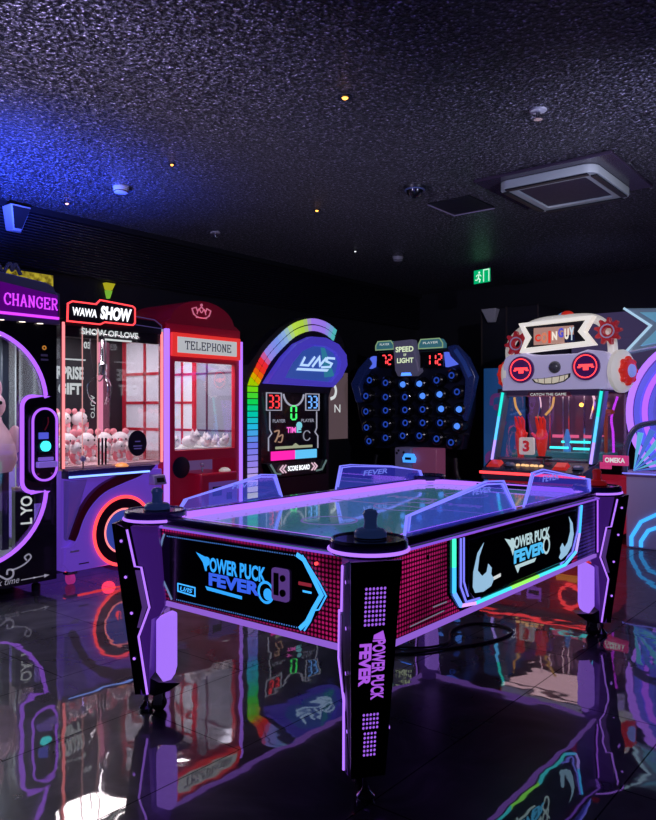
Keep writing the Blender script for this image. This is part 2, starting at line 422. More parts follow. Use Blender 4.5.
downlight(-2.459, 3.194, 'bright amber pin light alone in the middle of the ceiling', AMB, .018)
downlight(-4.034, 4.849, 'amber pin light on the ceiling over the arched basketball game', AMB, .014)
downlight(-4.059, 3.313, 'dim amber pin light on the ceiling near the smoke detector', AMB, .011)
downlight(-5.495, 3.396, 'pinkish pin light in the blue lit part of the ceiling', glow('pink lamp', (1.0,.5,.6), 4), .014)
downlight(-1.86, 5.98, 'tiny amber pin light just behind the air conditioner', AMB, .010)
downlight(-4.75, 6.35, 'tiny white pin light beyond the hatch', N_WHT, .012)
downlight(-1.55, 7.05, 'flat round ceiling lamp glowing red over the star topped game', glow('red lamp', (1.0,.12,.16), 2.5), .06)
dc = thing('dome_camera', 'black dome camera on the ceiling before the hatch', 'camera', (-3.04, 4.82, HZ))
MB().lathe([(.085,-.02),(.09,0)]).build('mount', SATIN, dc)
MB().lathe([(.01,-.085),(.04,-.075),(.06,-.05),(.066,-.02)]).build('dome', BLACK, dc)
MB().torus((0,0,-.024), .072, .006).build('collar', mat('blue grey collar', (.1,.14,.3), .3), dc)
sp = thing('wall_speaker', 'white wedge speaker on the ribbed wall high in the corner', 'speaker', (-5.84, 3.12, 2.73))
MB().hexa([(0,-.07,0),(.07,-.03,0),(.07,.03,0),(0,.07,0)], [(0,-.1,.2),(.13,-.09,.2),(.13,.09,.2),(0,.1,.2)]).build('housing', GREYW, sp, bevel=.01)
MB().hexa([(.075,-.03,.02),(.08,-.03,.02),(.08,.03,.02),(.075,.03,.02)], [(.132,-.075,.18),(.137,-.075,.18),(.137,.075,.18),(.132,.075,.18)]).build('speaker_grille', DARK, sp)
sp2 = thing('wall_speaker', 'small white speaker box on top edge of the black partition', 'speaker', (-4.14, 8.30, 2.34))
MB().hexa([(-.05,0,0),(.05,0,0),(.05,.04,0),(-.05,.04,0)], [(-.1,-.08,.16),(.1,-.08,.16),(.1,.04,.16),(-.1,.04,.16)]).build('housing', GREYW, sp2, bevel=.01)
ex = thing('exit_sign', 'green hanging exit sign with a running figure pictogram', 'sign', (-4.02, 7.85, HZ), math.radians(-12))
MB().box(-.15,.15,-.015,.015,-.27,-.07).build('housing', DARK, ex, bevel=.004)
MB().box(-.14,.14,-.019,-.015,-.262,-.078).build('lit_face', glow('exit green', (.0,.55,.2), .8), ex)
MB().tube([(-.1,0,-.07),(-.1,0,0)], .006).tube([(.1,0,-.07),(.1,0,0)], .006).build('hanger', DARK, ex)
g = MB()
g.strip([(.03,-.25),(.03,-.09),(.12,-.09),(.12,-.25)], .014, 'xz', -.022, -.02)
g.poly(circ(-.045,-.115,.016,10), 'xz', -.022, -.02)
g.strip([(-.05,-.14),(-.06,-.19),(-.03,-.215),(-.045,-.25)], .018, 'xz', -.022, -.02)
g.strip([(-.06,-.19),(-.085,-.215),(-.115,-.21)], .016, 'xz', -.022, -.02)
g.strip([(-.1,-.165),(-.075,-.145),(-.035,-.145),(-.01,-.17)], .013, 'xz', -.022, -.02)
g.build('running_figure', glow('pictogram white green', (.65,1,.75), 1.0), ex)
ex.scale = (.85,.85,.85)

# ------------------------------------------------------------------ things on the wall behind the row
yl = thing('yellow_wall_sign', 'yellow backlit shop board glowing on the wall behind the black arched machine', 'sign', (-5.9, 3.24, 2.19))
MB().box(0,.05,-.24,.26,0,.25).build('housing', SATIN, yl)
def yel():
    m = glow('yellow mottled light', (.75,.55,.05), .5); nt = m.node_tree; N = nt.nodes
    n = N.new('ShaderNodeTexNoise'); n.inputs['Scale'].default_value = 18; n.inputs['Detail'].default_value = 5
    tc = N.new('ShaderNodeTexCoord'); nt.links.new(tc.outputs['Object'], n.inputs['Vector'])
    cr = N.new('ShaderNodeValToRGB'); cr.color_ramp.elements[0].position = .35; cr.color_ramp.elements[0].color = (.12,.07,.01,1); cr.color_ramp.elements[1].position = .6; cr.color_ramp.elements[1].color = (.9,.72,.06,1)
    nt.links.new(n.outputs['Fac'], cr.inputs[0]); nt.links.new([x for x in cr.outputs][0], [x for x in N if x.type == 'EMISSION'][0].inputs['Color'])
    return m
MB().box(.05,.056,-.22,.24,.135,.235).build('lit_panel', yel(), yl)
MB().box(.05,.056,-.22,.24,.02,.115).build('lit_panel', yel(), yl)
lt = thing('wall_lantern', 'small yellow and green lantern on the wall above the first claw machine', 'light', (-5.9, 4.06, 2.22))
MB().hexa([(0,-.05,.13),(.07,-.05,.13),(.07,.05,.13),(0,.05,.13)], [(0,-.09,.23),(.1,-.09,.23),(.1,.09,.23),(0,.09,.23)]).build('upper_shade', glow('lantern yellow', (.55,.5,.02), .7), lt)
MB().hexa([(0,-.02,0),(.05,-.02,0),(.05,.02,0),(0,.02,0)], [(0,-.055,.12),(.07,-.055,.12),(.07,.055,.12),(0,.055,.12)]).build('lower_shade', glow('lantern green', (.25,.6,.05), .7), lt)
lt.scale = (.55,.55,.6)
lt.location = (-5.9, 4.06, 2.30)
bn = thing('wall_banner', 'pale beige banner with white lettering on the dark wall beside the arched basketball game', 'banner', (-5.88, 7.29, 0.08))
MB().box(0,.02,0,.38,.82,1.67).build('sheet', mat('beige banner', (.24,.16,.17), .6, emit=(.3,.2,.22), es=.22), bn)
MB().strip(smooth_path([(.02,1.53),(.1,1.50),(.13,1.43),(.1,1.36),(.02,1.33)]), .04, 'yz', .021, .024).text('N', .1, .22, 1.16, 1.26, .023, 'yz').build('printed_marks', W_LET, bn)
bl = thing('blue_display_board', 'tall blue display board with a purple doodle between the target wall and robot game', 'board', (-3.69, 7.65, 0))
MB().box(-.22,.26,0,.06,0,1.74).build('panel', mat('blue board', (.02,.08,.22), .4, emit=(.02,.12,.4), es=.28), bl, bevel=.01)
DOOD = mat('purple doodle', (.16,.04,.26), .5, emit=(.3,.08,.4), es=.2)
MB().strip(smooth_path([(-.12,1.32),(-.1,1.42),(.0,1.43),(.05,1.34),(.02,1.24),(-.02,1.15),(.06,1.12)]), .045, 'xz', -.004, 0).poly(circ(-.06,1.3,.035,12), 'xz', -.004, 0).build('doodle', DOOD, bl)
MB().poly(circ(-.1,.72,.1), 'xz', -.004, 0).build('round_patch', DOOD, bl)
# ------------------------------------------------------------------ air hockey table
TX, TY = -2.0, 3.095
HX, HY = .567, 1.105
def mesh_panel_mat(name, base, col, s, scale):
    """perforated metal with light behind: a grid of round holes"""
    if name in _mats: return _mats[name]
    m = bpy.data.materials.new(name); m.use_nodes = True; nt = m.node_tree; N = nt.nodes; L = nt.links
    b = N['Principled BSDF']; b.inputs['Base Color'].default_value = (*base, 1); b.inputs['Roughness'].default_value = .3
    tc = N.new('ShaderNodeTexCoord'); mp = N.new('ShaderNodeMapping'); mp.inputs['Scale'].default_value = (scale, scale, scale)
    sx = N.new('ShaderNodeSeparateXYZ'); cx = N.new('ShaderNodeCombineXYZ'); su = N.new('ShaderNodeMath'); su.operation = 'ADD'
    L.new(tc.outputs['Object'], sx.inputs[0]); L.new(sx.outputs[0], su.inputs[0]); L.new(sx.outputs[1], su.inputs[1]); L.new(su.outputs[0], cx.inputs[0]); L.new(sx.outputs[2], cx.inputs[1])
    v = N.new('ShaderNodeTexVoronoi'); v.voronoi_dimensions = '2D'; v.inputs['Randomness'].default_value = 0; v.inputs['Scale'].default_value = 1
    L.new(cx.outputs[0], mp.inputs['Vector']); L.new(mp.outputs[0], v.inputs['Vector'])
    cr = N.new('ShaderNodeValToRGB'); e = cr.color_ramp.elements; e[0].position = .24; e[0].color = (1,1,1,1); e[1].position = .42; e[1].color = (.03,.03,.03,1)
    L.new(v.outputs['Distance'], cr.inputs[0])
    # uneven backlight painted as noise in the glow strength
    n = N.new('ShaderNodeTexNoise'); n.inputs['Scale'].default_value = 3.5; L.new(tc.outputs['Object'], n.inputs['Vector'])
    mr = N.new('ShaderNodeMapRange'); mr.inputs['From Min'].default_value = .3; mr.inputs['From Max'].default_value = .7; mr.inputs['To Min'].default_value = .25*s; mr.inputs['To Max'].default_value = 1.4*s
    L.new(n.outputs['Fac'], mr.inputs['Value'])
    mu = N.new('ShaderNodeMath'); mu.operation = 'MULTIPLY'; L.new(cr.outputs[0], mu.inputs[0]); L.new(mr.outputs[0], mu.inputs[1])
    b.inputs['Emission Color'].default_value = (*col, 1); L.new(mu.outputs[0], b.inputs['Emission Strength'])
    _mats[name] = m; return m
PERF = mesh_panel_mat('pink lit perforated metal', (.03,.004,.012), (.95,.02,.28), .42, 60)
PERFB = mesh_panel_mat('blue lit perforated metal', (.006,.006,.03), (.10,.06,.65), .35, 52)
BOARD = mat('black backlit board', (.004,.004,.010), .18, coat=.3)
TLOGO = glow('logo light blue', (.03,.36,.95), 1.1)
TLOGO2 = glow('logo deep blue', (.04,.12,.85), 1.0)
LILAC = mat('lilac lit plastic', (.4,.25,.6), .35, emit=(.40,.18,1.0), es=.95)
RIMM = mat('dark violet gloss rim', (.045,.028,.12), .22, coat=.4)

T = thing('air_hockey_table', 'large black air hockey table with purple neon edges, clear side shields and four splayed legs', 'air hockey table', (TX, TY, 0))
k = .08   # corner chamfer
def cham(hx, hy, k): return [(-hx+k,-hy),(hx-k,-hy),(hx,-hy+k),(hx,hy-k),(hx-k,hy),(-hx+k,hy),(-hx,hy-k),(-hx,-hy+k)]
MB().poly(cham(HX-.012, HY-.012, .05), 'xy', .47, .775).build('cabinet', mat('deep violet cabinet', (.02,.008,.05), .3), T, smooth=False)
MB().poly(cham(HX+.004, HY+.004, .05), 'xy', .452, .470, [cham(HX-.010, HY-.010, .05)]).build('lower_edge_light', glow('lower edge violet', (.36,.15,.85), .75), T, smooth=False)
rim = MB().poly(cham(HX+.032, HY+.032, .12), 'xy', .790, .827, [cham(HX-.030, HY-.030, .12)]).build('rim', RIMM, T, bevel=.012)
MB().strip(cham(HX+.030, HY+.030, .12), .008, 'xy', .780, .787, closed=True).build('rim_light', glow('rim violet', (.28,.10,.85), .9), rim, smooth=False)
MB().strip(cham(HX-.036, HY-.036, .12), .010, 'xy', .796, .824, closed=True).build('inner_rail_light', glow('inner rail violet', (.42,.15,1.0), 1.3), rim, smooth=False)
pf_m = mat('pale teal air playfield', (.16,.36,.44), .08, coat=.6, emit=(.10,.36,.52), es=.34)  # own glow stands in for light the surface reflects
pf = MB().box(-HX+.025, HX-.025, -HY+.025, HY-.025, .776, .795).build('playfield', pf_m, T, smooth=False)
mk = MB()
for pts in (circ(0,-HY*.55,.12), circ(0,HY*.55,.12)): MB().strip(pts, .008, 'xy', .795, .7962, closed=True).build('field_circle', glow('marking violet', (.35,.25,.9), .4), pf, smooth=False)
mk.strip(circ(0,0,.16), .008, 'xy', .795, .7962, closed=True)
mk.box(-HX+.09, HX-.09, -.004, .004, .795, .7962)
FM = glow('marking violet', (.35,.25,.9), .4)
mk.build('field_marking', FM, pf, smooth=False)
MB().text('POWER', -.3, .0, .26, .34, .7964, 'xy', bold=.02).text('FEVER', .0, .32, .16, .24, .7964, 'xy', bold=.02).build('field_lettering', FM, pf, smooth=False)
holes = MB()
for i in range(11):
    for j in range(23):
        x = -.42+.084*i; y = -.95+.0864*j
        holes.poly(circ(x, y, .004, 6), 'xy', .795, .7956)
holes.build('air_hole_pattern', mat('air hole', (.03,.06,.08), .5), pf, smooth=False)

# ----- end panels (short sides)
def end_panel(sgn):
    Y = sgn*HY
    y0, y1 = (Y-.012, Y+.002) if sgn < 0 else (Y-.002, Y+.012)
    front = Y - .002*1 if sgn < 0 else Y + .002
    d = -1 if sgn < 0 else 1
    def lay(a, b):   # a slab between two distances in front of the panel
        return tuple(sorted((Y + d*a, Y + d*b)))
    fx = (lambda x: x) if sgn < 0 else (lambda x: -x)
    R = lambda pts: [(fx(x), z) for x, z in pts]
    p = MB().poly([(-HX+.04,.475),(HX-.04,.475),(HX-.04,.772),(-HX+.04,.772)], 'xz', *lay(-.012,.0)).build('end_panel', PERF, T, smooth=False)
    MB().poly(R([(-.484,.755),(-.528,.612),(-.43,.482),(.30,.488),(.398,.628),(.285,.762)]), 'xz', *lay(0,.006)).build('display_board', BOARD, p, bevel=.002)
    for pts, n in ((R([(-.46,.745),(.27,.752)]), 62), (R([(-.40,.490),(.28,.497)]), 58)):
        g = MB()
        for i in range(n):
            t = i/(n-1); x = pts[0][0]+(pts[1][0]-pts[0][0])*t; z = pts[0][1]+(pts[1][1]-pts[0][1])*t
            g.box(x-.0016, x+.0016, *lay(.006,.0075), z-.0022, z+.0022)
        g.build('light_dot_pattern', glow('blue dots', (.1,.3,.9), .8), p, smooth=False)
    # chevron light at the logo's outer side and thin angular line on the other
    MB().strip(R([(.258,.757),(.292,.742),(.33,.69),(.372,.63),(.335,.575),(.305,.525),(.272,.496)]), .015, 'xz', *lay(.006,.011)).strip(R([(.283,.757),(.36,.672),(.392,.63),(.36,.578),(.34,.572),(.32,.53),(.292,.492)]), .005, 'xz', *lay(.006,.009)).build('chevron_light', N_ICE, p, smooth=False)
    MB().strip(R([(-.478,.752),(-.49,.73),(-.50,.70),(-.522,.612),(-.48,.55),(-.43,.486)]), .007, 'xz', *lay(.006,.010)).build('side_line_light', glow('dim steel blue', (.2,.3,.6), .7), p, smooth=False)
    fl = sgn > 0
    yy = Y + d*.0072
    g = MB().text('POWER PUCK', *sorted((fx(-.225), fx(.105))), .632, .690, yy, bold=.035, flip=fl).poly(R([(-.28,.700),(-.2,.682),(-.225,.632),(-.24,.665)]), 'xz', *lay(.0062,.0072))
    g.build('logo_lettering', TLOGO, p, smooth=False)
    MB().text('FEVER', *sorted((fx(-.205), fx(.075))), .578, .629, yy, bold=.05, flip=fl).build('logo_lettering', TLOGO2, p, smooth=False)
    MB().poly(R([(-.225,.572),(-.02,.564),(-.02,.552),(-.215,.558)]), 'xz', *lay(.0062,.0072)).poly(R(circ(.105,.598,.042)), 'xz', *lay(.0062,.0068), [R(circ(.105,.598,.032))]).poly(R(circ(.115,.592,.022,16)), 'xz', *lay(.0062,.0068)).build('logo_puck', TLOGO, p, smooth=False)
    b = MB().strip(R([(-.392,.527),(-.392,.558),(-.287,.556),(-.287,.522)]), .005, 'xz', *lay(.006,.008), closed=True).text('U/IS', *sorted((fx(-.378), fx(-.302))), .531, .549, yy, bold=.02, flip=fl, shear=.2).build('maker_badge', N_ICE, p, smooth=False)
    s = MB().poly(R(rrect(.142,.222,.58,.697,.012)), 'xz', *lay(.006,.016)).build('coin_slot_plate', mat('violet metal plate', (.22,.16,.4), .3, .5, emit=(.35,.15,.8), es=.25), p, bevel=.003)
    MB().box(*sorted((fx(.155), fx(.178))), *lay(.016,.019), .60, .68).poly(R(circ(.2,.665,.012,14)), 'xz', *lay(.016,.022)).poly(R(circ(.2,.612,.013,14)), 'xz', *lay(.016,.022)).build('coin_entry', SATIN, s, smooth=False)
    MB().box(*sorted((fx(.265), fx(.325))), *lay(.0062,.0075), .650, .662).build('red_caption', glow('dull red', (.4,.03,.06), .6), p, smooth=False)
    MB().box(*sorted((fx(.285), fx(.325))), *lay(.0062,.0075), .627, .634).build('cyan_caption', N_ICE, p, smooth=False)
    MB().poly(R(circ(.345,.735,.006,12)), 'xz', *lay(.0,.008)).build('indicator_lamp', N_RED, p, smooth=False)
    MB().lathe([(.008,.0),(.010,.003),(.008,.004)], (fx(-.07), Y+d*.006, .725), 'y', 14).build('lock', CHROME, p)
    for sx in (-1, 1):
        q = MB().box(*sorted((sx*(HX-.065), sx*(HX-.025))), *lay(-.01,.010), .474, .774).build('end_post', mat('violet grey post', (.10,.06,.2), .35), T, bevel=.004)
        for z in (.50,.60,.70,.755):
            MB().lathe([(.006,0),(.006,d*.005)], (sx*(HX-.045), Y+d*.010, z), 'y', 10).build('bolt', CHROME, q)
end_panel(-1); end_panel(1)

# ----- side panels (long sides) in (y, z)
SHF = mat('pale rainbow frame', (.05,.05,.08), .3)
def side_panel(sgn):
    X = sgn*HX
    def lay(a, b): return tuple(sorted((X + sgn*a, X + sgn*b)))
    fy = (lambda y: y - TY) if sgn > 0 else (lambda y: TY - y)
    R = lambda pts: [(fy(y), z) for y, z in pts]
    p = MB().poly([(-HY+.05,.475),(HY-.05,.475),(HY-.05,.772),(-HY+.05,.772)], 'yz', *lay(-.012,0)).build('side_panel', PERF, T, smooth=False)
    # far third is lit blue
    MB().poly(R([(3.86,.478),(4.14,.478),(4.14,.768),(3.93,.768)]), 'yz', *lay(0,.002)).build('blue_mesh', PERFB, p, smooth=False)
    MB().poly(R([(2.50,.768),(2.50,.560),(2.60,.478),(3.77,.478),(3.90,.60),(3.93,.768)]), 'yz', *lay(0,.004)).build('backing_plate', BOARD, p, smooth=False)
    b = MB().poly(R([(2.655,.752),(2.655,.545),(2.70,.51),(3.66,.51),(3.75,.57),(3.80,.752)]), 'yz', *lay(.004,.016)).build('display_board', BOARD, p, bevel=.003)
    # frame light running down, along the bottom and up: cyan, blue, green to rainbow
    cols = [('frame green', (.05,.85,.5)), ('frame azure', (.05,.45,1.0)), ('frame blue', (.12,.3,1)), ('frame violet', (.6,.3,.9)), ('frame teal', (.05,.6,.7)), ('frame lime', (.25,.8,.1)), ('frame sky', (.1,.5,1)), ('frame lilac', (.4,.3,1)), ('frame azure', (.05,.45,1))]
    path = [(2.545,.770),(2.545,.66),(2.545,.56),(2.60,.500),(2.72,.486),(3.05,.486),(3.35,.486),(3.68,.486),(3.83,.53),(3.88,.62),(3.91,.765)]
    nm = [0,1,2,3,4,5,4,6,7,8]
    for i in range(10):
        c = cols[nm[i] % len(cols)]
        MB().strip(R([path[i], path[i+1]]), .018 if i < 3 else .012, 'yz', *lay(.004,.012)).build('frame_light', glow(c[0], c[1], 1.5), p, smooth=False)
    MB().strip(R([(2.60,.765),(2.60,.575),(2.645,.505),(2.76,.498)]), .007, 'yz', *lay(.004,.009)).strip(R([(2.625,.765),(2.625,.59),(2.66,.525)]), .005, 'yz', *lay(.004,.009)).build('thin_line_light', N_VIO, p, smooth=False)
    MB().strip(R([(3.62,.497),(3.78,.535),(3.86,.64),(3.885,.76)]), .006, 'yz', *lay(.004,.009)).build('thin_line_light', N_VIO, p, smooth=False)
    fl = sgn < 0
    xx = X + sgn*.0172
    MB().text('POWER PUCK', *sorted((fy(3.03), fy(3.46))), .655, .708, xx, 'yz', bold=.035, flip=fl).poly(R([(2.97,.715),(3.08,.69),(3.05,.63),(3.03,.665)]), 'yz', *lay(.0162,.0172)).build('logo_lettering', glow('logo silver', (.5,.7,.75), .9), b, smooth=False)
    MB().text('FEVER', *sorted((fy(3.06), fy(3.40))), .590, .648, xx, 'yz', bold=.05, flip=fl).build('logo_lettering', glow('logo azure', (.08,.5,.9), 1.0), b, smooth=False)
    MB().poly(R([(3.07,.582),(3.30,.582),(3.28,.566),(3.12,.566),(3.10,.545)]), 'yz', *lay(.0162,.0172)).poly(R(circ(3.42,.622,.042)), 'yz', *lay(.0162,.017), [R(circ(3.42,.622,.03))]).build('logo_puck', glow('logo silver', (.5,.7,.75), .9), b, smooth=False)
    # two crescent swirls with a swimmer-like splash
    ICE = glow('crescent ice', (.35,.6,.85), .85)
    MB().poly(R([(2.775,.725),(2.72,.69),(2.685,.62),(2.68,.56),(2.70,.533),(2.77,.525),(2.84,.535),(2.865,.56),(2.84,.585),(2.845,.61),(2.815,.632),(2.80,.60),(2.76,.59),(2.72,.62),(2.735,.675)]), 'yz', *lay(.0162,.0175)).build('crescent_swirl', ICE, b, smooth=False)
    MB().poly(R([(3.705,.728),(3.755,.69),(3.77,.63),(3.74,.575),(3.68,.54),(3.60,.525),(3.575,.54),(3.60,.56),(3.59,.585),(3.62,.605),(3.65,.58),(3.69,.60),(3.725,.65),(3.725,.69)]), 'yz', *lay(.0162,.0175)).build('crescent_swirl', ICE, b, smooth=False)
    MB().strip(R([(2.86,.562),(2.93,.566)]), .014, 'yz', *lay(.0162,.017)).build('small_caption', W_LET, b, smooth=False)
    MB().strip(R([(2.40,.535),(2.50,.535)]), .004, 'yz', *lay(0,.002)).strip(R([(2.24,.498),(2.48,.505)]), .003, 'yz', *lay(0,.002)).build('side_caption', glow('dim caption', (.3,.35,.5), .5), p, smooth=False)
    MB().lathe([(.008,0),(.010,sgn*.003),(.008,sgn*.004)], (X, fy(2.36), .728), 'x', 14).build('lock', CHROME, p)
    for yy in (2.035, 4.155):
        q = MB().box(*lay(-.01,.008), *sorted((fy(yy-.018), fy(yy+.018))), .474, .774).build('side_post', mat('violet grey post', (.10,.06,.2), .35), T, bevel=.004)
        if yy > 3: MB().box(*lay(.008,.013), *sorted((fy(yy-.012), fy(yy-.002))), .48, .77).build('post_light', N_PUR, q, smooth=False)
side_panel(1); side_panel(-1)

# ----- legs; built in a frame whose +x runs outward along the corner diagonal
PLATE = mat('black leg plate', (.005,.005,.008), .3)
def leg(cx, cy, ang):
    l = bpy.data.objects.new('leg', None)
    M = Matrix.Translation((cx, cy, 0)) @ Matrix.Rotation(ang, 4, 'Z')
    def B():
        b = MB(); b.m = M; return b
    prof_out = [(.154,.800),(.066,.086)]
    neon = [(.100,.778),(.068,.625),(.042,.622),(.010,.455),(.056,.333),(.022,.092)]
    w0, w1 = .084, .058           # half width at the top and at the foot
    hw = lambda z: w1 + (w0-w1)*(z-.086)/(.80-.086)
    # purple lit core
    core = B()
    loop = [(.095,.785),(-.02,.785),(-.05,.46),(-.03,.42),(.006,.40),(.02,.086),(.05,.086),(.06,.3),(.03,.45),(.06,.62)]
    core.poly(loop, 'xz', -.062, .062)
    lg = core.build('leg', mat('violet leg core', (.06,.02,.16), .3, emit=(.22,.05,.75), es=.14), T, smooth=False)
    # black shell: two side cheeks + the front plate
    for s in (-1, 1):
        pts = [(.150,.800),(.066,.086)] + [(a-.004, z) for a, z in reversed(neon)]
        c = B()
        n = len(pts)
        fl = lambda i, z: hw(z) + (0 if i < 2 else .008)      # cheeks flare towards the table
        inn = [(p[0], s*(fl(i, p[1])-.014), p[1]) for i, p in enumerate(pts)]; out = [(p[0], s*fl(i, p[1]), p[1]) for i, p in enumerate(pts)]
        tri = tessellate_polygon([[Vector((p[0], p[1], 0)) for p in pts]])
        c.add(inn+out, [tuple(t) for t in tri] + [tuple(n+i for i in t) for t in tri] + [(i, (i+1) % n, n+(i+1) % n, n+i) for i in range(n)])
        ck = c.build('leg_cheek', PLATE, lg, smooth=False)
        # neon along the cheek's inner edge
        nb = B()
        nb.tube([(a, s*(hw(z)+.009), z) for a, z in neon], .0048, 8)
        nb.build('edge_neon', N_LAV, lg)
        # pale etched band behind the neon knee
        e = B(); bp = [(.068,.61),(.046,.61),(.018,.46),(.05,.37),(.062,.37),(.04,.455)]
        n = len(bp); tri = tessellate_polygon([[Vector((p[0], p[1], 0)) for p in bp]])
        e.add([(p[0], s*(hw(p[1])+.0095), p[1]) for p in bp], [tuple(t) for t in tri])
        e.build('etched_band', mat('etched lilac', (.12,.08,.22), .4, emit=(.3,.12,.7), es=.22), lg, smooth=False)
        for z, a in ((.73,.115),(.58,.098),(.43,.075),(.24,.066)):
            m_ = B(); m_.add(*_disc((a+.01, s*(hw(z)+.006), z), s, .0065)); m_.build('bolt', N_LAV, lg, smooth=False)
    fp = B().hexa([(.154,-w0,.80),(.166,-w0,.80),(.166,w0,.80),(.154,w0,.80)], [(.066,-w1,.086),(.076,-w1,.086),(.076,w1,.086),(.066,w1,.086)]).build('front_plate', PLATE, lg, smooth=False)
    # things printed in light on the front plate: plate coordinates (t, z)
    on = lambda z: .0768 + (.1668-.0768)*(z-.086)/(.80-.086)
    g = B()
    for i in range(6):
        for j in range(9):
            t = (i-2.5)*.0122; z = .712 - j*.0145
            g.add([(on(z+dz), t+dt, z+dz) for dt, dz in [(.0044*cos(a*PI/3), .0052*sin(a*PI/3)) for a in range(6)]], [(0,1,2,3,4,5)])
    g.build('light_dot_pattern', glow('leg dots violet', (.36,.12,.85), .95), lg, smooth=False); g = B()
    for (nc, nr, zt, off) in ((5,4,.298,.0),(4,6,.235,.0)):
        for i in range(nc):
            for j in range(nr):
                t = (i-(nc-1)/2)*.0115+off; z = zt - j*.0145
                g.add([(on(z+dz), t+dt, z+dz) for dt, dz in [(.0042*cos(a*PI/3), .005*sin(a*PI/3)) for a in range(6)]], [(0,1,2,3,4,5)])
    g.build('light_dot_pattern', glow('leg dots violet', (.36,.12,.85), .95), lg, smooth=False)
    tx = MB().text('POWER PUCK', -.004, .040, .348, .545, 0, 'yz', bold=.03, rot='cw').text('FEVER', -.046, -.006, .395, .535, 0, 'yz', bold=.05, rot='cw').poly([(.0,.562),(.03,.575),(.038,.545),(-.002,.548)], 'yz', 0, .0004)
    b = B(); b.add([(on(v[2]) + .0006, v[1], v[2]) for v in tx.v], tx.f); b.build('logo_lettering', glow('leg logo violet', (.42,.10,.80), .95), lg, smooth=False)
    pb = B().poly([(-.005,.39),(-.058,.415),(-.080,.405),(-.080,.18),(-.07,.14),(-.035,.13),(-.005,.17)], 'xz', -.035, .035)
    pad = pb.build('glow_pad', LILAC, lg, bevel=.006)
    B().poly([(-.02,.13),(-.11,.13),(-.06,.095),(.0,.075),(.05,.086),(.04,.16)], 'xz', -.04, .04).build('foot_bracket', SATIN, lg, smooth=False)
    B().lathe([(.010,.04),(.010,.09)], (.045,0,0), n=12).lathe([(.026,.0),(.030,.006),(.03,.014),(.014,.03),(.012,.04)], (.045,0,0), n=18).build('levelling_foot', CHROME, lg)
    cb = B(); cb.box(-.03,.01,-.026,-.020,.03,.09).box(-.03,.01,.020,.026,.03,.09)
    fork = cb.build('caster_fork', CHROME, lg, smooth=False)
    B().lathe([(.02,-.017),(.03,-.015),(.03,.015),(.02,.017)], (-.01,0,.030), 'y', 20).build('caster_wheel', RUBBER, lg)
def _disc(c, s, r=.0065):
    return [(c[0]+r*cos(a*PI/4), c[1]+s*.002, c[2]+r*sin(a*PI/4)) for a in range(8)], [tuple(range(8))]
for sx, sy in ((1,-1),(-1,-1),(1,1),(-1,1)):
    leg(sx*(HX-.03), sy*HY, math.atan2(sy*.602, sx*.799))
# ----- corner trays with light rings
for sx, sy in ((1,-1),(-1,-1),(1,1),(-1,1)):
    tr = MB().lathe([(.09,.792),(.122,.796),(.131,.806),(.131,.840),(.124,.848),(.118,.848),(.112,.8435),(.02,.843)], (sx*HX*.985, sy*HY*.99, 0), n=40).build('corner_tray', RIMM, T)
    MB().torus((sx*HX*.985, sy*HY*.99, .812), .1325, .006, n=48).build('ring_light', N_LAV, tr)
# ----- goal slots
for sy in (-1, 1):
    MB().box(-.17,.17, *sorted((sy*(HY-.041), sy*(HY-.046))), .797, .818).build('goal_slot', SATIN, T, smooth=False)
# ----- clear shields standing on the rim, (y,z) outlines
def shield(X, pts, caption):
    P = [(y-TY, z) for y, z in pts]
    s = MB().poly(P, 'yz', X-.004, X+.004).build('shield', ACRYL, T, smooth=False)
    cy = sum(p[0] for p in P)/len(P); cz = sum(p[1] for p in P)/len(P)
    ins = [(p[0]+(cy-p[0])*.045, p[1]+(cz-p[1])*.17) for p in P]
    MB().strip(P, .005, 'yz', X-.005, X+.005).build('edge_light', N_VIO, s, smooth=False)
    MB().strip(ins, .005, 'yz', X-.005, X+.005).build('edge_light', glow('inner edge violet blue', (.2,.2,1.0), 1.3), s, smooth=False)
    y0, y1, z0, z1 = caption
    MB().text('FEVER', y0-TY, y1-TY, z0, z1, X+.006, 'yz', bold=.02, shear=.2).build('etched_lettering', glow('etched blue', (.16,.2,.9), .9), s, smooth=False)
XR = HX; XL = -HX
shield(XR, [(2.205,.827),(2.22,.894),(2.83,.972),(2.99,.962),(3.11,.827)], (2.70,2.86,.925,.948))
shield(XR, [(3.197,.827),(3.29,.976),(3.42,.985),(4.05,.892),(4.06,.827)], (3.40,3.60,.925,.955))
shield(XL, [(2.13,.827),(2.166,.872),(2.655,.950),(2.757,.942),(2.806,.827)], (2.45,2.62,.895,.918))
shield(XL, [(3.25,.827),(3.29,.955),(3.385,.957),(3.80,.925),(4.14,.876),(4.17,.827)], (3.50,3.75,.885,.915))
# ----- a pair of mallets' worth of pieces resting in the corner trays: each its own thing
def mallet(x, y, col, label):
    t = thing('air_hockey_mallet', label, 'mallet', (x, y, .844), 0, 'air hockey mallets')
    m1, m2 = col
    MB().lathe([(.046,.0),(.054,.006),(.054,.020),(.046,.030),(.030,.034)], n=28).build('skirt', m1, t)
    MB().lathe([(.024,.032),(.021,.05),(.022,.068),(.026,.080),(.020,.092),(.006,.097)], n=22).build('grip', m2, t)
    MB().torus((0,0,.004), .051, .004, n=28).build('felt_ring', SATIN, t)
MBL = mat('navy mallet plastic', (.012,.03,.09), .3, emit=(.05,.1,.4), es=.12)
MRD = mat('red mallet plastic', (.6,.02,.03), .3, emit=(.7,.02,.03), es=.15)
mallet(TX+HX*.985, TY-HY*.99+.01, (MBL, MBL), 'navy blue mallet in the corner tray above the leg with violet lettering')
mallet(TX-HX*.985+.01, TY-HY*.99, (MBL, MBL), 'navy blue mallet in the corner tray in front of the red neon ring')
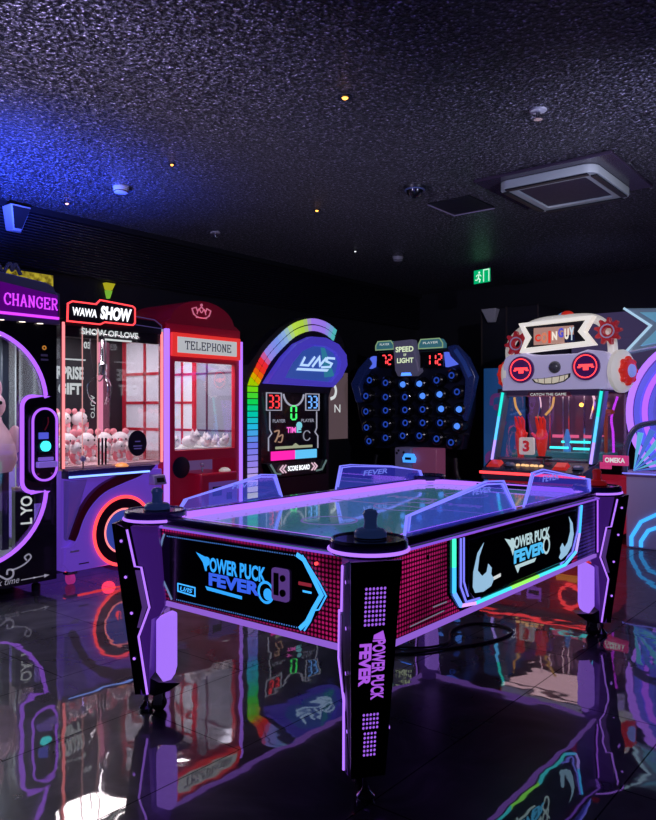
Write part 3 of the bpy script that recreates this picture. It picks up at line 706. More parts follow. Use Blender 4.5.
mallet(TX+HX*.985, TY+HY*.99, (MRD, MRD), 'red mallet in the corner tray below the robot faced game')
# ----- loose cable on the floor under the table
cable = MB()
pth = smooth_path([(-2.35,3.02,.007),(-2.105,3.244,.007),(-1.98,3.45,.007),(-1.852,3.725,.007),(-1.84,3.95,.007),(-1.96,4.02,.007),(-2.10,3.95,.007),(-2.12,3.75,.007),(-2.03,3.55,.007),(-2.07,3.40,.007),(-2.20,3.30,.007),(-2.36,3.16,.007)], 8)
cable.tube(pth, .0065, 8)
tag(cable.build('power_cable', RUBBER), 'black power cable lying in loops on the floor under the air hockey table', 'cable')
# ================================================================== row along the wall: local x = world Y - Y0, y = depth, z up
XF = -4.8
RZ = PI/2
# ------------------------------------------------------------------ black arched gift machine
def gift_machine():
    Y0 = 1.72
    t = thing('gift_machine', 'black prize machine with an arched window in purple neon and a neon sign on top', 'arcade machine', (XF, Y0, 0), RZ)
    X = lambda y: y - Y0
    cx = X(2.305)
    a0 = math.degrees(math.asin(.1/.5))
    win = arc(cx, 1.31, .5, 0, 180, 28) + arc(cx, .74, .5, 180, 360, 28)
    # the right side of the window bends inward around the coin pod
    pod_l = X(2.628)
    right = [(cx+.5,.70),(X(2.70),.70)] + [(p[0], p[1]) for p in arc(X(2.70), .78, .075, 270, 180, 6)] + [(p[0], p[1]) for p in arc(X(2.70), 1.29, .075, 180, 90, 6)] + [(cx+.5,1.365)]
    top = [p for p in arc(cx, 1.31, .5, 6.3, 180, 28)]
    bot = [p for p in arc(cx, .74, .5, 180, 355.4, 28)]
    win = top + bot + right
    W, D, Hc = 1.165, .90, 1.87
    MB().poly([(0,.075),(W,.075),(W,Hc),(0,Hc)], 'xz', 0, .04, [win]).build('front_panel', BLACK, t, smooth=False)
    MB().strip(win, .024, 'xz', -.010, .004, closed=True).build('window_neon', N_PUR, t, smooth=False)
    MB().poly(win, 'xz', .015, .022).build('window_pane', PANE, t, smooth=False)
    MB().box(0,.03,.04,D,.075,Hc).box(W-.03,W,.04,.10,.075,Hc).box(W-.03,W,D-.06,D,.075,Hc).box(W-.03,W,.10,D-.06,.075,.30).box(W-.03,W,.10,D-.06,Hc-.08,Hc).box(.03,W-.03,.04,D,Hc-.05,Hc).box(.03,W-.03,.04,D,.075,.22).build('cabinet', BLACK, t, smooth=False)
    MB().box(W-.018,W-.012,.10,D-.06,.30,Hc-.08).build('side_pane', PANE, t, smooth=False)
    ib = MB().box(.03,W-.03,D-.03,D,.22,Hc-.05).build('back_panel', mat('pale interior', (.30,.33,.34), .6, emit=(.6,.7,.75), es=.28), t, smooth=False)  # emission in the panel colour imitates a bright interior
    MB().box(.05,.4,D-.04,D-.03,.3,1.7).box(.62,.75,D-.045,D-.03,.3,1.7).build('dark_stripe', mat('dark teal print', (.01,.03,.06), .5), ib, smooth=False)
    MB().box(.03,W-.03,.05,D-.03,.20,.235).build('prize_floor', mat('pale tray', (.45,.5,.47), .5, emit=(.5,.6,.55), es=.10), t, smooth=False)  # glow added to the tray so it looks lit from above
    MB().box(X(2.745),X(2.80),.50,.58,.235,1.80).build('inner_post', mat('slate post', (.015,.02,.035), .3), t, bevel=.004)
    MB().box(X(2.78),X(2.80),.36,.38,.235,1.80).build('chrome_rail', CHROME, t, smooth=False)
    MB().box(.2,W-.2,.3,.36,Hc-.07,Hc-.055).build('inside_lamp', N_WHT, t, smooth=False)
    MB().box(X(2.60),X(2.72),.60,.61,1.06,1.12).build('amber_sign', glow('amber sign', (1,.45,.05), .9), t, smooth=False)
    MB().text('D', X(2.72), X(2.79), 1.22, 1.36, .55, bold=.04).build('white_lettering', W_LET, t, smooth=False)
    # sign crest
    cr = [(0,1.87),(W+.005,1.87),(W+.005,2.09),(W-.03,2.10),(W-.045,2.135),(W-.10,2.155),(cx,2.20),(.1,2.155),(.045,2.135),(.03,2.10),(0,2.09)]
    sg = MB().poly(cr, 'xz', -.04, .25).build('sign_crest', mat('silver violet crest', (.16,.17,.26), .35, .4), t, bevel=.008)
    MB().poly([(.03,1.90),(W-.02,1.90),(W-.02,2.075),(cx,2.135),(.03,2.075)], 'xz', -.046, -.04).build('sign_face', mat('purple sign face', (.05,.004,.09), .3, emit=(.22,.0,.45), es=.30), sg, smooth=False)
    MB().strokes('CHANGER', X(2.468), X(2.868), 1.972, 2.046, -.053, .0085).build('sign_lettering', N_MAG, sg, smooth=False)
    MB().box(.02,W-.015,-.058,-.044,1.905,1.922).build('sign_underline', N_MAG, sg, smooth=False)
    orn = MB()
    for dx in (-.26,-.13,0,.13,.26):
        orn.strip(smooth_path([(cx+dx-.06,2.19),(cx+dx-.02,2.26),(cx+dx,2.215),(cx+dx+.02,2.26),(cx+dx+.06,2.19)]), .014, 'xz', .0, .03)
    orn.build('crown_ornament', mat('silver violet crest', (.16,.17,.26), .35, .4), sg)
    for y in (2.47,2.62,2.75,2.32,2.17):
        MB().lathe([(.022,1.868),(.012,1.885)], (X(y), -.015, 0), n=14).build('spot_lamp', glow('warm spot', (1,.85,.7), 2.2), t)
    # coin pod
    pod = MB().poly(rrect(X(2.655), X(2.868), .765, 1.30, .104, 8), 'xz', -.055, .0).build('coin_pod', BLACK, t, bevel=.006)
    MB().strip(rrect(X(2.672), X(2.851), .785, 1.28, .086, 8), .014, 'xz', -.064, -.052, closed=True).build('pod_neon', N_PUR, pod, smooth=False)
    MB().box(X(2.715),X(2.785),-.068,-.055,1.07,1.115).build('card_reader', glow('reader blue', (.10,.12,.8), .8), pod, bevel=.003)
    MB().lathe([(.036,-.056),(.036,-.07),(.02,-.078)], (X(2.765),0,1.02), 'y', 20).build('round_button', N_CYAN, pod)
    MB().box(X(2.71),X(2.815),-.075,-.055,.955,.985).build('slot_lip', SATIN, pod, bevel=.004)
    MB().box(X(2.695),X(2.835),-.10,-.055,.875,.915).box(X(2.71),X(2.82),-.075,-.055,.92,.945).build('ticket_tray', mat('violet tray', (.2,.12,.5), .3, emit=(.35,.2,1), es=.4), pod, bevel=.005)
    MB().tube(smooth_path([(X(2.76),-.06,1.13),(X(2.77),-.085,1.18),(X(2.775),-.075,1.22)]), .004, 6).build('red_cord', mat('red cord', (.6,.02,.02), .5), pod)
    for y in (2.71, 2.81): MB().lathe([(.008,-.056),(.008,-.062)], (X(y),0,.83), 'y', 10).build('pod_screw', CHROME, pod)
    MB().box(X(2.73),X(2.79),.012,.03,.62,.695).build('lock_box', SATIN, t, smooth=False)
    st = MB().poly(circ(X(2.79),1.705,.016,16), 'xz', -.003, 0, [circ(X(2.79),1.705,.008,16)]).build('amber_ring', mat('amber', (.6,.25,.05), .4, emit=(1,.4,.05), es=.4), t, smooth=False)
    MB().box(X(2.765),X(2.815),-.002,0,1.645,1.66).box(X(2.765),X(2.82),-.002,0,1.615,1.628).build('small_caption', mat('grey print', (.25,.25,.3), .5), t, smooth=False)
    # printed flourish and arrow on the foot panel
    z = .115
    pr = MB()
    pr.strip(smooth_path([(X(2.30),.15),(X(2.40),.20),(X(2.47),.165),(X(2.52),.135),(X(2.56),.15),(X(2.56),.19),(X(2.525),.195),(X(2.52),.165)],6), .012, 'xz', -.003, 0)
    pr.strip(smooth_path([(X(2.55),.19),(X(2.60),.20),(X(2.65),.22),(X(2.69),.255),(X(2.675),.28),(X(2.645),.265),(X(2.66),.24)],6), .010, 'xz', -.003, 0)
    pr.strip([(X(2.62),.112),(X(2.80),.112)], .006, 'xz', -.003, 0).poly([(X(2.79),.125),(X(2.83),.112),(X(2.79),.099)], 'xz', -.003, 0).poly([(X(2.71),.119),(X(2.73),.112),(X(2.71),.105)], 'xz', -.003, 0)
    pr.text('k time', X(2.455), X(2.605), .098, .142, -.004, shear=.25)
    pr.build('printed_flourish', mat('white print', (.6,.6,.65), .5, emit=(.8,.8,.9), es=.22), t, smooth=False)
    for x, y in ((.1,.1),(W-.1,.1),(.1,D-.1),(W-.1,D-.1)):
        MB().lathe([(.03,0),(.03,.04),(.012,.05),(.012,.08)], (x,y,0), n=14).build('foot', DARK, t)
    return t
gift_machine()
# prizes inside it
pk = thing('plush_toy', 'big pale pink plush hanging in the arched machine window', 'toy', (XF-.29, 2.52, .82), RZ)
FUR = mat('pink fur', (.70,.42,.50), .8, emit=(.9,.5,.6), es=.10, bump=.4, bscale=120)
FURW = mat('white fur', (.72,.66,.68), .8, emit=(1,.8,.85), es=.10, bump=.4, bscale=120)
MB().lathe([(.04,0),(.17,.02),(.205,.10),(.19,.2),(.15,.30),(.11,.36),(.09,.42)], n=24).build('body', FUR, pk)
MB().ball((0,0,.48), .13,.12,.115).build('head', FUR, pk)
for s in (-1,1):
    MB().ball((s*.08,0,.60), .035,.025,.07).build('ear', FUR, pk); MB().ball((s*.05,-.11,.50), .012,.008,.014, 10, 6).build('eye', BLACK, pk)
    MB().ball((s*.19,-.04,.24), .05,.05,.10).build('arm', FUR, pk)
def gift_box(y, dz, rot, word, label):
    b = thing('gift_box', label, 'box', (XF-dz, y, .238), RZ+rot)
    MB().box(-.065,.065,-.05,.05,0,.46).build('carton', SATIN, b, bevel=.004)
    MB().text(word, -.03,.05,.22,.42,-.053,bold=.02, rot='ccw').build('white_lettering', W_LET, b, smooth=False)
    MB().box(-.067,.067,-.052,.052,.46,.48).build('lid', mat('cream lid', (.5,.4,.3), .5), b, bevel=.003)
gift_box(2.50, .34, .12, 'LO', 'black gift box with white lettering behind the slate post in the arched machine')
gift_box(2.765, .24, -.25, 'L YO', 'black gift box with white lettering by the coin pod in the arched machine')

# ------------------------------------------------------------------ claw machine with a lit show sign
def claw_machine():
    Y0 = 2.93
    t = thing('claw_machine', 'purple claw machine with coral lit glass, red ring light and a white lit name sign', 'claw machine', (XF, Y0, 0), RZ)
    X = lambda y: y - Y0
    W, D = .90, .88
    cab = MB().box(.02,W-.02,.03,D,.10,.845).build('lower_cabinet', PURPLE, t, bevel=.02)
    # raised sculpted front, a wave with a dark red swoosh above it
    wave = smooth_path([(0.0,.285),(.06,.29),(.11,.35),(.16,.47),(.23,.57),(.34,.655),(.50,.71),(.66,.755),(.73,.80)], 5)
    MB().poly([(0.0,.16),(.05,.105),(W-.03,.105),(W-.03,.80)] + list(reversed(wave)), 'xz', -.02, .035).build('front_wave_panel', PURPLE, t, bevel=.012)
    sw = smooth_path([(.085,.325),(.125,.42),(.175,.52),(.25,.615),(.36,.69),(.52,.745),(.68,.795)], 5)
    MB().strip(sw, .075, 'xz', -.014, .036).build('swoosh_trim', DEEPRED, t, smooth=False)
    MB().hexa([(.03,-.005,.33),(.08,.03,.33),(.08,.035,.34),(.03,.035,.34)], [(.03,-.05,.76),(.20,.0,.76),(.20,.035,.76),(.03,.035,.76)]).build('facet_panel', mat('pale purple facet', (.3,.2,.7), .3, emit=(.2,.1,.8), es=.15), t, smooth=False)
    dk = MB().hexa([(.02,-.05,.775),(.72,-.05,.775),(.72,.05,.775),(.02,.05,.775)], [(.02,-.04,.835),(.80,-.04,.835),(.80,.05,.845),(.02,.05,.845)]).build('control_deck', mat('dark violet deck', (.05,.03,.16), .25), t, bevel=.006)
    MB().box(.02,.72,-.062,-.05,.783,.797).build('deck_edge_light', glow('deck blue', (.2,.35,1), 2.2), dk, smooth=False)
    MB().lathe([(.006,.84),(.006,.895)], (.16,-.01,0), n=10).build('joystick_shaft', CHROME, dk)
    MB().ball((.16,-.01,.915), .022).build('joystick_knob', LAV, dk)
    MB().lathe([(.045,.838),(.05,.846),(.03,.862),(.006,.868)], (.50,-.005,0), n=20).build('push_button', mat('amber button', (.7,.25,.05), .3, emit=(1,.35,.1), es=.7), dk)
    # prize ring
    rx, rz = X(3.425), .351
    MB().poly(circ(rx, rz, .245, 40), 'xz', -.035, -.02, [circ(rx, rz, .165, 40)]).build('ring_band', mat('dark maroon band', (.03,.004,.02), .25), t, smooth=False)
    MB().torus((rx,-.036,rz), .258, .012, 'y', 56).build('outer_ring_light', N_RED, t)
    MB().torus((rx,-.036,rz), .165, .007, 'y', 48).build('inner_ring_light', N_CORAL, t)
    MB().poly(circ(rx, rz, .163, 40), 'xz', -.028, -.02).build('prize_door', mat('blue prize door', (.05,.08,.35), .2, emit=(.08,.15,.9), es=.30), t, smooth=False)
    MB().text('U', rx-.05, rx-.02, rz-.09, rz-.03, -.0295).poly([(rx-.07,rz-.09),(rx-.055,rz-.03),(rx-.04,rz-.06),(rx-.045,rz-.1)], 'xz', -.031, -.029).build('red_flame_print', N_RED, t, smooth=False)
    MB().box(.05,.12,-.024,-.02,.245,.258).build('small_caption', mat('pale print', (.5,.45,.7), .5), t, smooth=False)
    MB().box(.12,.20,-.024,-.02,.15,.158).build('vent_slit', SATIN, t, smooth=False)
    rd = MB().hexa([(.74,-.10,.68),(.86,-.10,.68),(.86,.03,.68),(.74,.03,.68)], [(.745,-.08,.755),(.855,-.08,.755),(.855,.03,.765),(.745,.03,.765)]).build('card_reader', LAV, t, bevel=.008)
    MB().hexa([(.765,-.099,.70),(.835,-.099,.70),(.835,-.095,.70),(.765,-.095,.70)], [(.765,-.088,.735),(.835,-.088,.735),(.835,-.084,.735),(.765,-.084,.735)]).build('reader_screen', SATIN, rd, smooth=False)
    # glass box
    for x in (.012, W-.012):
        for y in (.02, D-.02):
            q = MB().box(x-.012,x+.012,y-.012,y+.012,.845,1.90).build('corner_post', mat('chrome coral post', (.4,.2,.22), .25, .6), t, smooth=False)
            if y < .1: MB().box(x-.010,x+.010,y-.018,y-.012,.85,1.90).build('post_light', N_CORAL, q, smooth=False)
    MB().box(.025,W-.025,.016,.022,.848,1.90).build('front_pane', PANE, t, smooth=False)
    MB().box(.008,.014,.03,D-.03,.848,1.90).box(W-.014,W-.008,.03,D-.03,.848,1.90).build('side_pane', PANE, t, smooth=False)
    for x in (.17,.30):
        MB().box(x-.003,x+.003,.012,.016,.85,1.90).build('pane_seam_light', glow('pale coral seam', (1,.45,.45), .7), t, smooth=False)
    bk = MB().box(.02,W-.02,D-.02,D,.845,1.90).build('back_panel', mat('slate back panel', (.02,.022,.028), .4), t, smooth=False)
    MB().text('SURPRISE', .36, .72, 1.53, 1.64, D-.03, bold=.04).text('GIFT', .48, .70, 1.40, 1.50, D-.03, bold=.05).text('AUTO', .79, .83, 1.20, 1.40, D-.03, rot='cw').text('03', .72,.79,1.80,1.86,D-.03,bold=.04).strip([(.52,1.70),(.74,1.70)], .012, 'xz', D-.03, D-.026).build('white_lettering', W_LET, bk, smooth=False)
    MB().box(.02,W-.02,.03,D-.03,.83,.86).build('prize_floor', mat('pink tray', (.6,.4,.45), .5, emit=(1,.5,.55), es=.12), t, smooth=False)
    MB().box(.02,.56,.48,D-.03,.86,1.04).build('prize_step', mat('pink tray', (.6,.4,.45), .5), t, bevel=.02)
    hd = MB().box(.02,W-.02,.0,D,1.88,1.925).build('header_beam', SATIN, t, smooth=False)
    MB().box(.03,W-.03,.024,.06,1.80,1.88).build('header_shade', SATIN, hd, smooth=False)
    MB().text('SHOW OF LOVE', .16,.66,1.825,1.872,.010,bold=.03).box(.36,.60,.009,.011,1.795,1.808).build('white_lettering', W_LET, hd, smooth=False)
    MB().box(.08,W-.08,.10,.14,1.868,1.879).build('inside_lamp', N_WHT, hd, smooth=False)
    # pink light column and chrome claw lift
    MB().box(W-.06,W-.025,D-.09,D-.05,1.0,1.86).build('light_column', glow('pink column', (1,.3,.5), .9), t, smooth=False)
    MB().box(.845,.86,D-.05,D-.035,1.2,1.86).torus((.852,D-.06,1.56),.022,.007,'y',20).build('chrome_rail', CHROME, t, smooth=False)
    cl = MB().lathe([(.035,1.55),(.04,1.57),(.04,1.64),(.015,1.66),(.012,1.88)], (.60,.40,0), n=18).build('claw_carriage', CHROME, t)
    for a in (0.3, 2.4, 4.5):
        MB().tube(smooth_path([(.60+.03*cos(a),.40+.03*sin(a),1.56),(.60+.11*cos(a),.40+.11*sin(a),1.48),(.60+.10*cos(a),.40+.10*sin(a),1.38),(.60+.05*cos(a),.40+.05*sin(a),1.32)],5), .006, 6).build('claw_finger', CHROME, cl)
    MB().tube(smooth_path([(.42,.3,1.86),(.44,.3,1.6),(.52,.32,1.5),(.60,.36,1.6),(.62,.38,1.85)],6), .005, 6).build('claw_cable', DARK, t)
    for x in (.30,.33,.36): MB().box(x-.008,x+.008,-.0,.004,.86,1.06).build('chute_bar', CHROME, t, smooth=False)
    MB().poly(circ(X(3.585), 1.01, .088, 28, .10), 'xz', .008, .013).build('round_sticker', mat('black sticker', (.012,.01,.025), .4), t, smooth=False)
    MB().box(X(3.545),X(3.625),.006,.008,.985,.992).box(X(3.55),X(3.62),.006,.008,.965,.972).box(X(3.56),X(3.61),.006,.008,1.02,1.028).build('sticker_caption', mat('dim violet print', (.12,.1,.3), .5, emit=(.2,.15,.6), es=.3), t, smooth=False)
    # sign
    so = [(X(2.95),1.905),(X(3.22),1.905),(X(3.26),1.925),(X(3.51),1.925),(X(3.53),1.945),(X(3.53),2.055),(X(3.51),2.07),(X(3.22),2.085),(X(3.185),2.05),(X(2.99),2.05),(X(2.955),2.03)]
    sg = MB().poly(so, 'xz', -.03, .02).build('name_sign', SATIN, t, bevel=.004)
    MB().strip(so, .010, 'xz', -.036, -.025, closed=True).build('sign_outline_light', N_RED, sg, smooth=False)
    MB().text('WAWA', X(2.99), X(3.19), 1.95, 2.01, -.034, bold=.03, shear=.1).text('SHOW', X(3.22), X(3.50), 1.945, 2.045, -.034, bold=.05, shear=.15).build('sign_lettering', N_WHT, sg, smooth=False)
    MB().hexa([(.30,.0,1.925),(W,.0,1.925),(W,D,1.925),(.30,D,1.925)], [(.32,.03,2.0),(W-.06,.03,1.985),(W-.06,D-.05,2.0),(.32,D-.05,2.0)]).build('roof', SATIN, t, bevel=.006)
    MB().strip([(.62,1.935),(W-.02,1.925),(W-.02,1.95),(W-.09,1.99),(.62,2.0)], .006, 'xz', -.004, .0).build('roof_edge_trim', mat('violet grey trim', (.12,.1,.25), .3, emit=(.2,.15,.5), es=.2), t, smooth=False)
    for x, y in ((.10,.06),(W-.1,.06),(.1,D-.1),(W-.1,D-.1)):
        f = MB().box(x-.04,x+.04,y-.03,y+.03,.075,.105).build('caster_plate', CHROME, t, smooth=False)
        MB().lathe([(.02,-.02),(.04,-.018),(.04,.018),(.02,.02)], (x,y,.041), 'x', 20).build('caster_wheel', mat('magenta caster', (.4,.06,.3), .3, emit=(.8,.05,.4), es=.35), f)
    MB().box(.06,W-.04,.05,.09,.094,.100).build('underglow_light', N_RED, t, smooth=False)
    return t
claw_machine()
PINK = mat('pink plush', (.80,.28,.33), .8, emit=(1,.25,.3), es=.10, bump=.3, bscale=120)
def plush_proto():
    t = thing('plush_toy', 'white plush toy', 'toy', (0,0,0), 0, 'white and pink plush toys')
    MB().ball((0,0,.070), .06,.055,.068).build('body', PINK, t)
    h = MB().ball((0,-.01,.165), .075,.068,.066).build('head', FURW, t)
    for s in (-1,1):
        MB().ball((s*.03,-.074,.172), .007,.005,.009, 8, 6).build('eye', BLACK, h)
        MB().ball((s*.05,.0,.232), .03,.018,.028, 10, 8).build('ear', PINK, t)
        MB().ball((s*.044,-.045,.080), .020,.024,.034, 10, 8).build('arm', FURW, t)
        MB().ball((s*.032,-.055,.022), .026,.036,.022, 10, 8).build('foot', FURW, t)
        MB().hexa([(s*.012,-.06,.105),(s*.016,-.05,.105),(s*.016,-.05,.12),(s*.012,-.06,.12)], [(s*.052,-.07,.09),(s*.056,-.05,.09),(s*.056,-.05,.135),(s*.052,-.07,.135)]).build('bow', PINK, t)
    return t
PL = plush_proto()
OR = ['first','second','third','fourth','fifth','sixth','seventh','eighth']
first = True
def put_plush(y, d, z, rz, sc, label):
    global first
    loc = (XF - d, y, z)
    if first:
        PL.location = loc; PL.rotation_euler = (0,0,RZ+rz); PL.scale = (sc,)*3; PL['label'] = label; first = False
    else: dup(PL, loc, RZ+rz, label, sc)
for i, (y, dz) in enumerate(((3.03,0),(3.18,.0),(3.33,.01),(3.48,.0))):
    put_plush(y, .66, 1.042, (-.5,.1,-.3,.3,.2)[i], .93, OR[i]+' white plush toy in the upper row, counted from the black arched machine')
for i, y in enumerate((3.03,3.19,3.35,3.51,3.67)):
    put_plush(y, .365, .862, (.2,-.6,.1,.2,-.3)[i], 1.0, OR[i]+' white plush toy in the middle row, counted from the black arched machine')
for i, y in enumerate((3.03,3.145,3.40,3.52,3.64)):
    put_plush(y, .175, .862, (-.4,.5,-.7,.3,.9)[i], .72, OR[i]+' small plush toy right behind the front glass, counted from the black arched machine')

# ------------------------------------------------------------------ telephone booth claw machine
def booth():
    Y0 = 3.865
    t = thing('telephone_booth_machine', 'red claw machine shaped as a telephone booth with an arched crown roof', 'claw machine', (XF, Y0, 0), RZ)
    X = lambda y: y - Y0
    W, D = .825, .90
    body = MB().box(.02,W-.02,.05,D,.08,.46).box(.02,.06,.05,D,.46,.86).box(W-.06,W-.02,.05,D,.46,.86).box(.06,W-.06,.5,D,.46,.86).build('lower_cabinet', RED, t, smooth=False)
    # front frame with window and control niche
    MB().poly([(0,.08),(W,.08),(W,1.98),(0,1.98)], 'xz', 0, .05, [[(.085,.935),(W-.06,.935),(W-.06,1.672),(.085,1.672)], [(.075,.44),(W-.06,.44),(W-.06,.845),(.075,.845)]]).build('front_frame', RED, t, bevel=.006, smooth=False)
    MB().poly([(.085,.935),(W-.06,.935),(W-.06,1.672),(.085,1.672)], 'xz', .022, .028).build('window_pane', PANE, t, smooth=False)
    MB().box(.0,.04,.05,D,.86,.935).box(W-.04,W,.05,D,.86,.935).box(.04,W-.04,.05,D,.845,.93).build('window_sill_frame', RED, t, smooth=False)
    # roof
    roof = [(0,1.93),(W,1.93),(W,1.99),(W-.03,2.01)] + arc(W/2, 1.985, W/2-.05, 8, 172, 24, .215) + [(.03,2.01),(0,1.99)]
    rf = MB().poly(roof, 'xz', .02, .62).build('arched_roof', mat('dark red roof', (.34,.008,.03), .35, emit=(.8,.0,.05), es=.03), t, bevel=.012)
    c = X(4.25)
    cw = MB()
    cw.strip([(c-.085,2.075),(c-.105,2.125),(c-.06,2.14),(c-.045,2.11),(c,2.15),(c+.045,2.11),(c+.06,2.14),(c+.105,2.125),(c+.085,2.075)], .008, 'xz', .012, .02)
    cw.strip(arc(c, 2.09, .085, 190, 350, 10, .035), .008, 'xz', .012, .02).strip([(c-.06,2.055),(c+.06,2.055)], .006, 'xz', .012, .02)
    cw.strip(smooth_path([(c-.05,2.085),(c-.03,2.13),(c,2.10),(c+.03,2.13),(c+.05,2.085)]), .006, 'xz', .012, .02).poly(circ(c,2.165,.012,12), 'xz', .012, .02)
    cw.build('crown_emblem', mat('rose crown', (.6,.2,.3), .4, emit=(1,.25,.4), es=.45), rf, smooth=False)
    sg = MB().box(.035,W-.02,-.03,.0,1.712,1.905).build('sign_box', mat('lit red sign box', (.7,.03,.03), .35, emit=(1,.04,.03), es=.65), t, bevel=.006)
    MB().box(.085,W-.075,-.036,-.03,1.742,1.872).build('sign_face', mat('cream sign face', (.6,.6,.58), .4, emit=(.85,.9,.88), es=.48), sg, smooth=False)
    MB().strokes('TELEPHONE', .155, W-.14, 1.775, 1.838, -.040, .0075).build('sign_lettering', mat('grey print', (.12,.13,.15), .5), sg, smooth=False)
    # interior: both side walls carry white panels with red mullions, the rest is grey mirror
    MILK = mat('milk white panel', (.62,.62,.68), .4, emit=(.9,.88,1.0), es=.30)  # emission in the white stands in for inside lighting
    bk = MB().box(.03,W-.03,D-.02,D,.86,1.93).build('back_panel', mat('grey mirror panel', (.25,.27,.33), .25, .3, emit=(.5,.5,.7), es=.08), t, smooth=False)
    sd = MB().box(.0,.02,.05,.58,.86,1.93).build('side_panel', MILK, t, smooth=False)
    MB().box(.0,.02,.58,D-.02,.86,1.93).build('dark_side_panel', SATIN, t, smooth=False)
    m = MB()
    m.box(-.014,.0,.54,.58,.86,1.93)
    m.box(-.014,.0,.05,.54,1.84,1.88)
    for y in (.28,): m.box(-.012,.0,y-.012,y+.012,.86,1.84)
    for z in (1.11,1.33,1.57): m.box(-.012,.0,.05,.54,z-.012,z+.012)
    m.build('mullion_grid', RED, sd, smooth=False)
    MB().box(W-.02,W,.05,.58,.86,1.93).build('mirror_panel', mat('grey mirror side', (.30,.30,.36), .15, .4, emit=(.5,.5,.65), es=.2), t, smooth=False)  # glow in the grey imitates what the mirror reflects
    wb = MB().box(W-.02,W,.60,D-.02,.86,1.93).build('white_door_panel', MILK, t, smooth=False)
    m = MB()
    m.box(W-.04,W-.02,.565,.605,.86,1.93)
    m.box(W-.032,W-.02,.755,.775,.86,1.93)
    for z in (1.08,1.34,1.61,1.84): m.box(W-.032,W-.02,.60,D-.02,z-.012,z+.012)
    m.build('mullion_grid', RED, wb, smooth=False)
    m = MB()
    m.box(W-.028,W-.02,.405,.425,.95,1.93)
    for z in (1.08,1.61): m.box(W-.028,W-.02,.05,.57,z-.008,z+.008)
    m.build('mullion_grid', mat('mirrored mullion tint', (.10,.02,.06), .4), bk, smooth=False)  # dim bars drawn in as the mullions' reflection in the grey mirror
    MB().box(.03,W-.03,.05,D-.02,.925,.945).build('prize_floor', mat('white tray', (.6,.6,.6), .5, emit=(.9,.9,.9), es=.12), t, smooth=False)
    MB().box(.1,W-.1,.10,.14,1.90,1.915).build('inside_lamp', N_WHT, t, smooth=False)
    cl = MB().lathe([(.03,1.56),(.035,1.58),(.035,1.63),(.012,1.66),(.010,1.92)], (.17,.40,0), n=16).build('claw_carriage', DARK, t)
    for a in (0.5, 2.6, 4.7):
        MB().tube(smooth_path([(.17+.03*cos(a),.40+.03*sin(a),1.57),(.17+.10*cos(a),.40+.10*sin(a),1.49),(.17+.07*cos(a),.40+.07*sin(a),1.40)],5), .006, 6).build('claw_finger', DARK, cl)
    # neon uprights
    MB().box(-.022,.012,-.022,.012,.06,1.93).build('edge_light', N_LAV, t, smooth=False)
    MB().box(W-.012,W+.012,-.022,.012,.06,1.88).build('edge_light', N_LAV, t, smooth=False)
    # control niche
    MB().box(.075,W-.06,.30,.32,.44,.845).build('niche_back', mat('lavender niche', (.35,.28,.55), .4, emit=(.4,.3,.9), es=.14), t, smooth=False)
    d = MB().box(.28,W-.12,-.10,.30,.44,.735).build('control_box', RED, t, bevel=.02)
    MB().box(.36,W-.14,-.106,-.10,.46,.66).build('coin_door', mat('violet coin door', (.16,.08,.3), .3, emit=(.3,.12,.7), es=.2), d, bevel=.01)
    MB().box(.40,.50,-.112,-.106,.54,.62).build('coin_slot', BLACK, d, smooth=False)
    MB().box(.56,.62,-.112,-.106,.50,.56).build('coin_return', BLACK, d, smooth=False)
    MB().lathe([(.006,.735),(.006,.79)], (.36,-.02,0), n=10).build('joystick_shaft', CHROME, d)
    MB().ball((.36,-.02,.805), .02).build('joystick_knob', WHITE, d)
    MB().lathe([(.05,.735),(.052,.745),(.03,.765),(.006,.77)], (.62,-.02,0), n=20).build('push_button', mat('cream button', (.7,.65,.6), .3, emit=(1,.9,.8), es=.3), d)
    MB().lathe([(.088,0),(.09,-.008),(.07,-.014),(.0,-.014)], (X(4.01), -.0, .795), 'y', 30).build('round_sticker', mat('black sticker', (.012,.01,.025), .4), t)
    for x, y in ((.10,.08),(W-.1,.08),(.1,D-.1),(W-.1,D-.1)):
        MB().lathe([(.02,-.02),(.04,-.018),(.04,.018),(.02,.02)], (x,y,.041), 'x', 18).build('caster_wheel', RUBBER, t)
    return t
booth()
def kitten_proto():
    t = thing('plush_kitten', 'small white plush', 'toy', (0,0,0), 0, 'small white plush kittens in the booth')
    MB().ball((0,.01,.035), .048,.05,.036).build('body', FURW, t)
    h = MB().ball((0,-.035,.065), .036,.032,.032).build('head', FURW, t)
    for s in (-1,1):
        MB().lathe([(.013,.088),(.001,.115)], (s*.02,-.03,0), n=8).build('ear', FURW, t)
        MB().ball((s*.013,-.066,.07), .004,.003,.005, 6, 4).build('eye', BLACK, h)
    return t
KT = kitten_proto(); kf = True
for i, (y, d, rz, sc) in enumerate(((3.99,.13,.3,1.0),(4.11,.20,-.5,1.0),(4.27,.18,.2,1.4),(4.39,.11,-.3,.95),(4.50,.15,.3,.95),(4.60,.12,-.2,1.0),(4.55,.34,.3,1.1))):
    lab = OR[i]+' white plush kitten behind the booth glass, counted from the first claw machine' if i != 2 else 'largest white plush kitten in the middle of the booth window'
    if kf: KT.location = (XF-d, y, .948); KT.rotation_euler = (0,0,RZ+rz); KT['label'] = lab; kf = False
    else: dup(KT, (XF-d, y, .948), RZ+rz, lab, sc)

